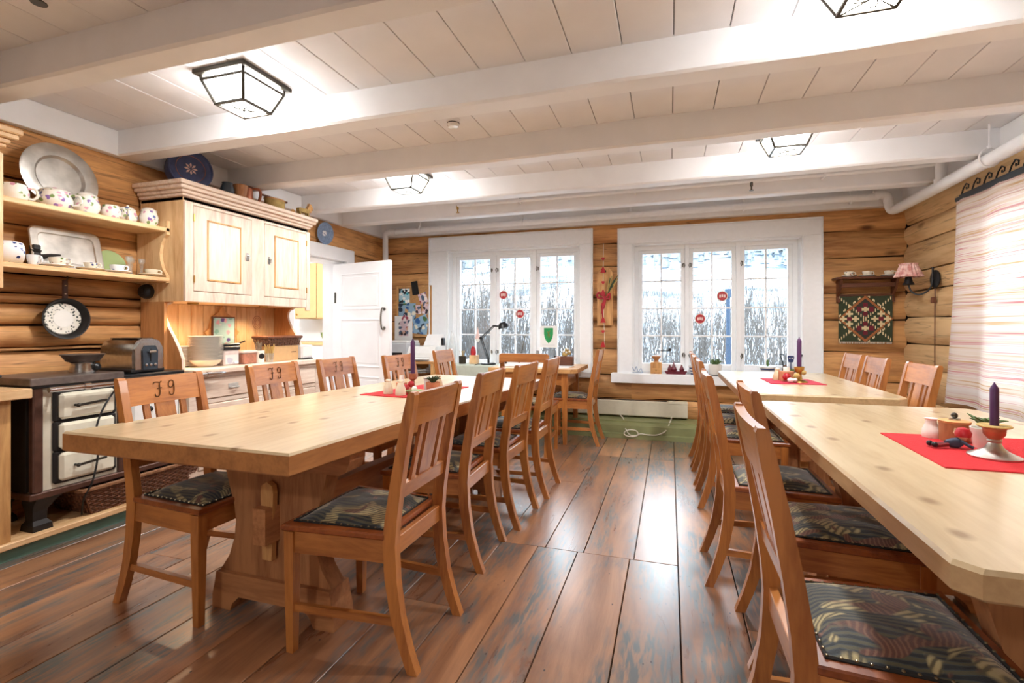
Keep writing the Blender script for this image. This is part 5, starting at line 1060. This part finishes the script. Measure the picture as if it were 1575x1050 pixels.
t = thing('wooden_planter', 'dark wooden box with a pale flowering plant on the desk', 'planter', (-1.05, 5.22, .74)); obj('box', MB().box(-.07, -.05, 0, .07, .05, .10, .006), 'darkwood_X', t); obj('plant', MB().sphere((-.02, 0, .12), .03, 8, 5).sphere((.02, .01, .14), .028, 8, 5).sphere((0, 0, .165), .022, 8, 5), 'straw', t, True)
for k, (x, z) in enumerate(((-.03, .15), (.012, .18), (.035, .15), (.0, .14))): obj('flower', MB().sphere((x, -.02, z), .012, 8, 5), 'china', t, True)
t = thing('open_notebook', 'open white notebook on the desk in front of the arched chair', 'notebook', (-1.56, 4.98, .742)); obj('page', MB().box(-.10, -.09, 0, 0, .09, .012, .003), 'paper', t); obj('page', MB().box(.002, -.09, 0, .10, .09, .010, .003), 'paper', t); obj('pen', MB().tube([(.12, -.05, .006), (.16, .06, .006)], .005, 6), 'black_plastic', t)
t = thing('glass_figurine', 'tiny dark figurine on the sill beside the green shield sign', 'figurine', (-1.24, 5.50, .65)); obj('body', MB().lathe([(.02, 0), (.01, .03), (.018, .09), (.006, .15)], 10), 'dark_metal', t, True); obj('head', MB().sphere((0, 0, .165), .016, 8, 6), 'dark_metal', t, True)

# ================================================================== BETWEEN AND IN THE WINDOWS
t = thing('cutting_board', 'old wooden cutting board with rounded top hanging between the windows', 'cutting board', (-.685, YB-.048, 1.17))
obj('board', MB().prism([(-.085, .0), (.085, .0), (.085, .56)]+arc(0, .56, .085, 0, 180, 10)[1:-1]+[(-.085, .56)], 'xz', -.012, .012), 'oldboard_Z', t); obj('hanging_hole', MB().disc((0, -.0125, .60), (0, -1, 0), [(.014, 0), (.001, .0005)], 12), 'cast_iron', t)
t = thing('straw_bouquet', 'dried grain bouquet with a red bow tied on the cutting board', 'bouquet', (-.66, YB-.075, 1.50)); rb = random.Random(2)
for k in range(20):
    x1, z1 = rb.uniform(.02, .12), rb.uniform(.10, .22); obj('stalk', MB().tube([(-.02, 0, -.06), (0, -.01, 0), (x1*.7, -.02+rb.uniform(-.02, .01), z1*.7), (x1, -.02, z1)], [.002, .002, .008, .003], 5), 'straw' if k % 3 else 'darkleaf', t)
obj('bow', MB().tube(smooth_path([(-.02, -.02, -.02), (-.09, -.03, .03), (-.10, -.02, -.02), (-.02, -.02, -.03), (.03, -.03, .02), (.03, -.02, -.04), (-.02, -.02, -.03)], 4), .012, 6).tube([(-.02, -.02, -.03), (-.05, -.02, -.12), (-.045, -.02, -.26)], [.012, .014, .006], 6).tube([(-.01, -.02, -.03), (-.03, -.02, -.12), (-.06, -.02, -.20)], [.010, .012, .006], 6), 'bow_red', t, True)
t = thing('heart_garland', 'red and white string of small hanging ornaments between the windows', 'garland', (-.70, YB-.10, .90))
obj('string', MB().tube([(.02, 0, 0), (0, 0, .55), (.0, .03, 1.12), (0, .055, 1.18)], .0025, 5), 'cable', t)
for k, z in enumerate((.06, .20, .33, .50, .63, .74, .88, 1.0)):
    s_ = .03 if k % 2 == 0 else .018; obj('ornament', MB().prism([(0, z-s_*1.1), (s_, z+.1*s_), (s_*.8, z+.9*s_), (s_*.3, z+s_), (0, z+.6*s_), (-s_*.3, z+s_), (-s_*.8, z+.9*s_), (-s_, z+.1*s_)] if k % 2 else [(-s_, z-s_), (s_, z-s_), (s_*.5, z), (s_*.7, z), (0, z+s_*1.3), (-s_*.7, z), (-s_*.5, z)], 'xz', -.008, .008), 'red_paint', t)
for x, z, lb in ((-1.92, 1.54, 'upper red bauble hanging in the left window'), (-1.71, 1.31, 'lower red bauble hanging in the left window'), (.53, 1.48, 'upper red bauble hanging in the right window'), (.31, 1.24, 'lower red bauble hanging in the right window')):
    t = thing('window_bauble', lb, 'ornament', (x, 5.685, z), 0, 'red window baubles'); obj('disc', MB().disc((0, 0, 0), (0, -1, 0), [(.001, -.006), (.044, -.006), (.050, 0), (.044, .006), (.001, .006)], 24), 'red_paint', t, True)
    obj('rim', MB().tube([(.052*math.cos(a_), 0, .052*math.sin(a_)) for a_ in [k*math.pi/12 for k in range(24)]], .005, 5, True), 'china', t); obj('white_motif', MB().box(-.03, -.0075, -.016, -.012, -.006, .016).box(-.008, -.0075, -.012, .008, -.006, .018).box(.012, -.0075, -.016, .03, -.006, .016), 'porcelain_pink', t); obj('ribbon', MB().tube([(0, 0, .05), (0, .0, .075)], .003, 5), 'red_paint', t)
ZSI = .65; YS = 5.575
t = thing('wire_squiggle', 'tiny blue and white wire figure at the left end of the sill', 'figurine', (-.36, YS, ZSI)); obj('wire', MB().tube(smooth_path([(-.05, 0, .004), (-.03, 0, .06), (-.01, 0, .02), (.01, 0, .07), (.03, 0, .015), (.06, 0, .05), (.075, 0, .004)], 4), .004, 5), 'grey_blue', t); obj('base', MB().box(-.05, -.012, 0, .075, .012, .005), 'grey_blue', t)
t = thing('coffee_grinder', 'wooden box coffee grinder with a crank on the right window sill', 'coffee grinder', (-.14, YS, ZSI)); obj('box', MB().box(-.058, -.058, 0, .058, .058, .125, .004), 'oldboard_Z', t); obj('drawer', MB().box(-.04, -.062, .015, .04, -.058, .06, .002), 'oldboard_X', t); obj('drawer_knob', MB().sphere((0, -.066, .038), .008, 8, 5), 'brass', t, True)
obj('hopper', MB().lathe([(.03, .125), (.02, .14), (.045, .175), (.05, .19), (.03, .195), (.012, .20)], 18), 'tableleg_Z', t, True); obj('crank', MB().tube([(0, 0, .19), (0, 0, .245), (.14, 0, .245)], .005, 6).lathe([(.014, 0), (.018, .012), (.010, .03), (.001, .03)], 10, (.14, 0, .245)), 'black_iron', t)
t = thing('red_boat_tray', 'dark red oblong tray with small red figures on the sill', 'tray', (.06, YS-.02, ZSI)); obj('tray', MB().loft([[(-.095, -.03, 0), (.095, -.03, 0), (.095, .03, 0), (-.095, .03, 0)], [(-.115, -.042, .035), (.115, -.042, .035), (.115, .042, .035), (-.115, .042, .035)]]), 'wine_glaze', t)
for x, s_ in ((-.06, 1.), (-.02, 1.3), (.06, 1.)): obj('figure', MB().lathe([(.022*s_, .035), (.026*s_, .05), (.016*s_, .075), (.004, .10*s_)], 10, (x, 0, 0)), 'wine_glaze', t, True)
def striped_pot(name, label, loc, r, h, plantmat, ph):
    t = thing(name, label, 'plant pot', loc); P = lambda f: r*(.62+.38*f)
    for k in range(6): f0, f1 = k/6, (k+1)/6; obj('glaze_band', MB().lathe([(P(f0), h*f0), (P(f1), h*f1)] + ([(P(f1)*.9, h), (.001, h*.95)] if k == 5 else []), 22), 'china' if k % 2 else 'navy', t, True)
    obj('plant', MB().sphere((0, 0, h+ph*.5), .014, 8, 6, sz=ph/.028), plantmat, t, True); return t
striped_pot('striped_pot', 'blue striped pot half hidden behind the far chair backs', (.245, YS, ZSI), .055, .09, 'leaf', .08)
t = thing('succulent_pot', 'white pot with a spiky green succulent on the right window sill', 'plant pot', (.45, YS, ZSI)); obj('pot', MB().lathe([(.058, 0), (.06, .005), (.066, .115), (.06, .115), (.056, .10), (.001, .10)], 22), 'china', t, True); obj('saucer', MB().lathe([(.085, 0), (.10, .006), (.05, .008)], 22), 'slate_plastic', t)
for k in range(14): an = k*2.4; e = .02+.028*(k/14); obj('leaf', MB().tube([(.006*math.cos(an), .006*math.sin(an), .10), (e*math.cos(an), e*math.sin(an), .135), (e*1.5*math.cos(an), e*1.5*math.sin(an), .175-.02*(k/14))], [.006, .010, .001], 5), 'leaf', t, True)
t = thing('oval_dish', 'long dark red dish on the right window sill', 'dish', (.745, YS-.02, ZSI)); obj('dish', MB().loft([[(-.10, -.03, 0), (.10, -.03, 0), (.10, .03, 0), (-.10, .03, 0)], [(-.125, -.045, .04), (.125, -.045, .04), (.125, .045, .04), (-.125, .045, .04)], [(-.115, -.037, .04), (.115, -.037, .04), (.115, .037, .04), (-.115, .037, .04)], [(-.09, -.02, .012), (.09, -.02, .012), (.09, .02, .012), (-.09, .02, .012)]]), 'wine_glaze', t)
striped_pot('striped_pot', 'blue and white striped pot with a small cactus on the sill', (.945, YS, ZSI), .075, .10, 'leaf', .075)
t = thing('iron_trivet', 'black wrought iron stand with a woven bowl and owl on the sill', 'candle holder', (1.15, YS-.02, ZSI))
m = MB()
for s_ in (-1, 1): m.tube(smooth_path([(s_*.10, 0, .0), (s_*.075, 0, .06), (s_*.07, 0, .14), (s_*.09, 0, .20), (s_*.10, 0, .225), (s_*.06, 0, .225)], 4), .005, 6)
m.tube([(-.075, 0, .06), (.075, 0, .06)], .004, 6); obj('iron_frame', m, 'black_iron', t); obj('bowl', MB().loft([[(x*.05, y*.03, .03) for x, y in ((-1, -1), (1, -1), (1, 1), (-1, 1))], [(x*.075, y*.04, .085) for x, y in ((-1, -1), (1, -1), (1, 1), (-1, 1))]]), 'bread_basket', t)
obj('owl_plate', MB().prism([(-.02, .15), (.02, .15), (.03, .20), (.025, .215), (-.025, .215), (-.03, .20)], 'xz', -.006, .006), 'navy', t); obj('owl_eyes', MB().disc((-.011, -.0065, .19), (0, -1, 0), [(.007, 0), (.001, .001)], 10).disc((.011, -.0065, .19), (0, -1, 0), [(.007, 0), (.001, .001)], 10), 'china', t); obj('owl_stem', MB().tube([(0, 0, .06), (0, 0, .15)], .005, 6), 'navy', t); obj('pine_cone', MB().sphere((-.05, 0, .10), .02, 8, 6, sz=1.3), 'wicker', t, True)

# ================================================================== RIGHT CORNER
t = thing('cup_shelf', 'small dark wooden wall shelf with three cups in the right corner', 'shelf', (1.785, YB-.018, 1.42))
obj('shelf_board', MB().box(-.275, -.17, .185, .275, 0, .205, .004), 'darkwood_X', t); obj('back_rail', MB().box(-.22, -.02, .0, .22, 0, .05, .003), 'darkwood_X', t); obj('peg_rail', MB().box(-.22, -.10, .11, .22, -.08, .15, .003), 'darkwood_X', t)
for x in (-.235, .215): obj('bracket', MB().prism([(0, -.03), (-.05, -.03), (-.03, .03), (-.10, .10), (-.14, .185), (0, .185)], 'yz', x, x+.02), 'darkwood_Z', t)
for x, lb in ((1.63, 'leftmost'), (1.78, 'middle'), (1.955, 'rightmost')): cup('floral_cup', lb+' of three flower-painted cups on the dark corner shelf', 'cup', (x, YB-.11, 1.625), .040, .045, 'brown_floral', 10, .068, 'china', 'cups on the dark corner shelf')
t = thing('kilim_hanging', 'small green woven kilim with cream crosses hanging under the dark shelf', 'wall hanging', (1.785, YB-.042, .98))
GW, GH = 44, 46; m = MB(); cw, ch = .44/GW, .44/GH
def kil(i, j):
    x, y = abs(i-GW/2+.5), abs(j-GH/2+.5); dd = x/ (GW/2)+y/(GH/2)
    def cross(cx_, cy_): a, b = abs(i-GW/2+.5-cx_), abs(j-GH/2+.5-cy_); return (a < 1.1 and b < 2.6) or (b < 1.1 and a < 2.6)
    for q in ((0, 9.5), (0, -9.5), (13, 5), (13, -5), (-13, 5), (-13, -5), (18, 0), (8, 0), (-18, 0), (-8, 0)):
        if cross(*q): return 2
    for q in ((13, 0), (-13, 0), (5, 9.5), (-5, 9.5), (0, 14), (0, 5), (5, -9.5), (-5, -9.5), (0, -14), (0, -5)):
        if abs(i-GW/2+.5-q[0]) < 2.1 and abs(j-GH/2+.5-q[1]) < 2.1: return 3
    if .90 < dd < 1.03: return 1
    if 1.08 < dd < 1.17 and (i//2) % 2 == 0: return 2
    if abs(x-y) < 1.2 and (i//1) % 2 == 0: return 2
    if dd < .9 and x < y: return 4
    return 0
fv = []; 
for j in range(GH+1):
    for i in range(GW+1): fv.append((-.22+cw*i, -.004+.003*math.sin(i*.25), .03+ch*j))
fs_ = []; mi_ = []
for j in range(GH):
    for i in range(GW): fs_.append((j*(GW+1)+i, j*(GW+1)+i+1, (j+1)*(GW+1)+i+1, (j+1)*(GW+1)+i)); mi_.append(kil(i, j))
m.add(fv, fs_); m.mi = mi_; n0 = len(fs_); m.box(-.22, .0, .03, .22, .006, .47)
obj('weave', m, ['kilim_green', 'kilim_orange', 'kilim_cream', 'kilim_red', 'kilim_dark'], t)
m = MB()
for k in range(46): x = -.215+.43*k/45; m.tube([(x, 0, .03), (x+random.uniform(-.004, .004), -.002, .012)], .0022, 4)
obj('fringe', m, 'cable', t)['kind'] = 'stuff'
obj('hanging_rod', MB().tube([(-.23, 0, .472), (.23, 0, .472)], .006, 6), 'darkwood_X', t)
t = thing('wall_sconce', 'black iron wall lamp with a pleated pink shade on the right log wall', 'lamp', (XR-.03, 4.98, 1.55))
obj('back_plate', MB().disc((0, 0, 0), (-1, 0, 0), [(.075, 0), (.075, .006), (.06, .016), (.001, .018)], 22), 'black_iron', t, True); obj('arm', MB().tube(smooth_path([(-.015, 0, .0), (-.02, .0, .10), (-.025, 0, -.04), (-.05, .02, -.10), (-.10, .05, -.125), (-.14, .08, -.09), (-.15, .10, -.03)], 5), .007, 7), 'black_iron', t, True)
obj('socket', MB().lathe([(.03, -.04), (.045, -.035), (.03, -.01), (.022, .03)], 12, (-.15, .10, 0)), 'black_iron', t, True)
m = MB(); n = 40; rg = []
for z, r_ in ((.03, .10), (.05, .092), (.13, .060), (.145, .066)): rg.append([(-.15+(r_*(1+(.07 if k % 2 else 0)))*math.cos(2*math.pi*k/n), .10+(r_*(1+(.07 if k % 2 else 0)))*math.sin(2*math.pi*k/n), z) for k in range(n)])
obj('shade', m.loft(rg, False), 'lampshade', t); obj('cord', MB().tube([(-.005, 0, -.07), (-.005, -.005, -.15)], .004, 5).box(-.03, -.015, -.20, .0, .015, -.15, .004).tube([(-.005, 0, -.20), (-.005, .003, -.6), (-.004, 0, -1.2), (-.004, 0, -1.5)], .004, 5), 'darkwood_Z', t)
t = thing('curtain_rod', 'blue black iron curtain rail with scrollwork on the right wall', 'curtain rod', (XR-.07, 4.50, 2.11)); obj('rail', MB().box(-.012, -1.95, -.022, .0, .02, .022, .003), 'slate_plastic', t)
for k in range(14):
    y = -.06-.135*k; obj('scroll', MB().tube([(-.006, y+.055, .022), (-.006, y+.03, .06), (-.006, y-.005, .085), (-.006, y-.035, .07), (-.006, y-.03, .045), (-.006, y-.008, .045), (-.006, y-.008, .06)], .005, 5), 'black_iron', t)
t = thing('woven_curtain', 'striped handwoven curtain hanging over the right window', 'curtain', (XR-.085, 4.52, .56)); m = MB(); nu, nv = 70, 24; vs = []
for j in range(nv+1):
    for i in range(nu+1):
        f = j/nv; y = -1.95*i/nu*(1)+(.12*(1-f)**1.5)*(1-i/nu); amp = .010+.018*(1-f); vs.append((-.012-amp*math.sin(i*.42)-.02*(1-f)**2, y+.0, 1.535*f+.03*math.sin(i*.2)*(1-f)))
F_ = [(j*(nu+1)+i, (j+1)*(nu+1)+i, (j+1)*(nu+1)+i+1, j*(nu+1)+i+1) for j in range(nv) for i in range(nu)]
obj('cloth', m.add(vs, F_), 'curtain', t, True); obj('top_hem', MB().box(-.022, -1.95, 1.52, -.008, 0, 1.55, .003), 'slate_plastic', t)

# ================================================================== TABLE DECORATIONS
def runner(label, poly, mat):
    m = MB(); n = len(poly); c = (sum(p[0] for p in poly)/n, sum(p[1] for p in poly)/n)
    m.loft([[(x-c[0], y-c[1], 0) for x, y in poly], [(x-c[0], y-c[1], .003) for x, y in poly], [((x-c[0])*.985, (y-c[1])*.985, .0045) for x, y in poly]])
    o = obj('table_runner', m, mat, None, loc=(c[0], c[1], ZT)); return tag(o, label, 'runner')
def candle(t, r, h, z, tilt=0):
    obj('candle', MB().lathe([(r, z), (r, z+h-.012), (r*.8, z+h-.004), (r*.35, z+h+.006), (.0015, z+h+.014)], 16), 'purple_wax', t, True)
ZD = ZT+.0047
runner('red cloth runner in the middle of the long left table', [(-1.72, 2.48), (-1.31, 2.44), (-1.26, 3.02), (-1.60, 3.06)], 'red_cloth')
def shaker(label, loc, r, h, mat):
    t = thing('shaker', label, 'shaker', loc); obj('body', MB().lathe([(r, 0), (r*1.03, .01), (r*.92, h*.45), (r*.55, h*.78), (r*.5, h*.84)], 20), mat, t, True); obj('cap', MB().lathe([(r*.5, h*.84), (r*.62, h*.9), (r*.5, h), (.001, h*1.01)], 18), mat, t, True)
shaker('left of two cream shakers on the long table runner', (-1.575, 2.55, ZD), .028, .085, 'cream_china'); shaker('right of two cream shakers on the long table runner', (-1.475, 2.52, ZD), .030, .088, 'cream_china'); shaker('pale wooden shaker behind the moss pot on the long table', (-1.40, 2.86, ZD), .026, .085, 'tabletop_Z')
t = thing('candle_holder', 'copper candle holder with a tall purple candle on the long table', 'candle holder', (-1.485, 2.68, ZD)); obj('base', MB().lathe([(.07, 0), (.068, .006), (.03, .012), (.012, .03), (.012, .07), (.026, .08), (.024, .11), (.018, .11)], 20), 'copper', t, True); candle(t, .0135, .21, .10)
t = thing('log_tealight', 'small wooden tealight block with red berries on the long table', 'tealight', (-1.55, 2.66, ZD)); obj('block', MB().lathe([(.032, 0), (.034, .055), (.025, .055), (.001, .05)], 16), 'terracotta', t, True); obj('berries', MB().sphere((.05, -.04, .03), .022, 10, 6).sphere((.07, -.01, .05), .02, 10, 6), 'red_paint', t, True); obj('wick', MB().tube([(0, 0, .05), (0, 0, .10)], [.02, .012], 10), 'china', t)
t = thing('glass_dish', 'small patterned glass dish in front of the purple candle on the long table', 'dish', (-1.43, 2.60, ZD)); obj('dish', MB().lathe([(.03, 0), (.05, .012), (.055, .02), (.045, .016), (.001, .008)], 18), 'green_plate', t, True); obj('flower', MB().sphere((0, 0, .028), .018, 8, 5), 'china', t, True)
t = thing('paper_lantern', 'small white square lantern on the long table runner', 'lantern', (-1.42, 2.78, ZD)); obj('shade', MB().box(-.03, -.03, 0, .03, .03, .075, .003), 'china', t); obj('rim', MB().box(-.032, -.032, .073, .032, .032, .078), 'china', t)
def plantpot(label, loc, r, h, potmat, leafmat, n, spread, up):
    t = thing('potted_plant', label, 'plant pot', loc); obj('pot', MB().lathe([(r*.75, 0), (r*.8, .004), (r, h), (r*.9, h), (r*.85, h*.85), (.001, h*.85)], 20), potmat, t, True)
    rr_ = random.Random(n)
    for k in range(n): an = k*2.399; e = spread*(.3+.7*(k/n)); obj('leaf', MB().tube([(0, 0, h*.85), (e*.5*math.cos(an), e*.5*math.sin(an), h+up*.6), (e*math.cos(an), e*math.sin(an), h+up*rr_.uniform(.5, 1.1))], [.004, .007, .001], 5), leafmat, t, True)
plantpot('terracotta pot with dark moss on the long table runner', (-1.36, 2.70, ZD), .044, .06, 'terracotta', 'darkleaf', 22, .055, .035)
# near right table
runner('bright red ribbed runner on the near right table', [(.745, 2.17), (.735, 1.69), (1.20, 1.69), (1.20, 2.20)], 'red_cloth')
t = thing('white_vase', 'small white ceramic shaker on the near right table runner', 'shaker', (.885, 2.13, ZD)); t.scale = (.72,)*3; obj('body', MB().lathe([(.036, 0), (.038, .006), (.036, .04), (.024, .07), (.022, .085), (.03, .094), (.024, .094), (.001, .08)], 22), 'china', t, True); obj('foot_ring', MB().lathe([(.034, 0), (.034, .003)], 18), 'cream_china', t)
t = thing('wood_slice_holder', 'tealight holder cut from a branch with bark and heart figure', 'tealight', (.935, 2.09, ZD)); t.scale = (.80,)*3; obj('block', MB().lathe([(.052, 0), (.054, .085), (.001, .085)], 22), 'tableleg_Z', t, True); obj('bark_rim', MB().lathe([(.0535, .076), (.056, .086), (.05, .0885)], 22), 'oldboard_X', t, True); obj('heart', MB().prism([(0, .012), (.026, .042), (.022, .062), (.006, .062), (0, .054), (-.006, .062), (-.022, .062), (-.026, .042)], 'xz', -.057, -.046), 'tabletop_X', t); obj('tealight', MB().lathe([(.02, .086), (.02, .096), (.001, .096)], 14), 'steel', t); obj('wick_flower', MB().sphere((.0, 0, .108), .013, 7, 5), 'dark_metal', t)
t = thing('gnome', 'tiny lying gnome figurine with a red cap on the red runner', 'figurine', (.875, 1.96, ZD), R(10)); t.scale = (.85,)*3; obj('body', MB().loft([[(x, r_*math.cos(a_)*.8, .02+r_*math.sin(a_)) for a_ in [k*math.pi/4 for k in range(8)]] for x, r_ in ((-.03, .010), (-.01, .018), (.015, .020), (.028, .012))]), 'gnome_blue', t, True); obj('head', MB().sphere((.03, 0, .042), .015, 10, 6), 'skin', t, True); obj('cap', MB().lathe([(.024, .044), (.026, .058), (.018, .074), (.001, .080)], 14, (.032, 0, 0)), 'red_paint', t, True)
for s_ in (-1, 1): obj('leg', MB().tube([(-.025, s_*.008, .014), (-.05, s_*.012, .012), (-.07, s_*.014, .010)], [.008, .007, .008], 6), 'dark_red', t); obj('boot', MB().sphere((-.075, s_*.014, .014), .011, 8, 5), 'black_plastic', t, True)
obj('arm', MB().tube([(.015, -.014, .03), (.03, -.03, .016), (.045, -.028, .008)], .006, 6), 'gnome_blue', t)
plantpot('white bowl pot with green leaves behind the silver candlestick', (.975, 1.99, ZD), .042, .065, 'china', 'leaf', 16, .06, .04)
t = thing('silver_candlestick', 'silver candlestick with a purple candle on the near right table', 'candle holder', (.93, 1.86, ZD)); t.scale = (.80,)*3; obj('base', MB().lathe([(.078, 0), (.079, .006), (.066, .012), (.045, .022), (.028, .035), (.018, .055), (.022, .062), (.018, .068)], 30), 'pewter', t, True); obj('cup', MB().lathe([(.018, .068), (.032, .085), (.034, .108), (.046, .112), (.047, .118), (.03, .118), (.02, .108)], 26), 'copper', t, True); obj('drip_tray', MB().lathe([(.048, .113), (.052, .117), (.048, .121), (.021, .119)], 26), 'straw', t, True); candle(t, .0135, .155, .112)
# far right table
runner('wine red runner on the far right table under the window', [(.66, 4.22), (.67, 3.84), (1.02, 3.86), (.99, 4.22)], 'wine_cloth')
t = thing('candle_holder', 'brass candle holder with a tall purple candle on the far right table', 'candle holder', (.875, 3.97, ZD)); obj('base', MB().lathe([(.055, 0), (.05, .01), (.02, .02), (.014, .06), (.03, .085), (.034, .11), (.018, .112)], 20), 'brass', t, True); obj('figure', MB().sphere((-.02, -.02, .045), .022, 8, 6).sphere((.025, -.015, .07), .018, 8, 6), 'straw', t, True); candle(t, .0145, .20, .105)
t = thing('log_tealight', 'red and wooden tealight holder left of the far table candle', 'tealight', (.81, 4.05, ZD)); obj('block', MB().lathe([(.05, 0), (.052, .07), (.001, .07)], 16), 'terracotta', t, True); obj('berry', MB().sphere((-.01, -.06, .035), .028, 10, 6), 'red_paint', t, True); obj('tealight', MB().lathe([(.022, .07), (.022, .10), (.001, .10)], 12), 'china', t)
shaker('pale wooden shaker on the far right table', (.76, 4.10, ZD), .032, .085, 'tabletop_Z')
plantpot('small leafy pot beside the candle on the far right table', (.86, 4.10, ZD), .035, .05, 'cream_china', 'leaf', 12, .05, .035)
t = thing('china_figure', 'small white figure lying before the far table candle', 'figurine', (.81, 3.92, ZD)); obj('body', MB().sphere((0, 0, .018), .022, 10, 6, sz=.8), 'china', t, True); obj('head', MB().sphere((.03, 0, .02), .014, 8, 6), 'china', t, True)
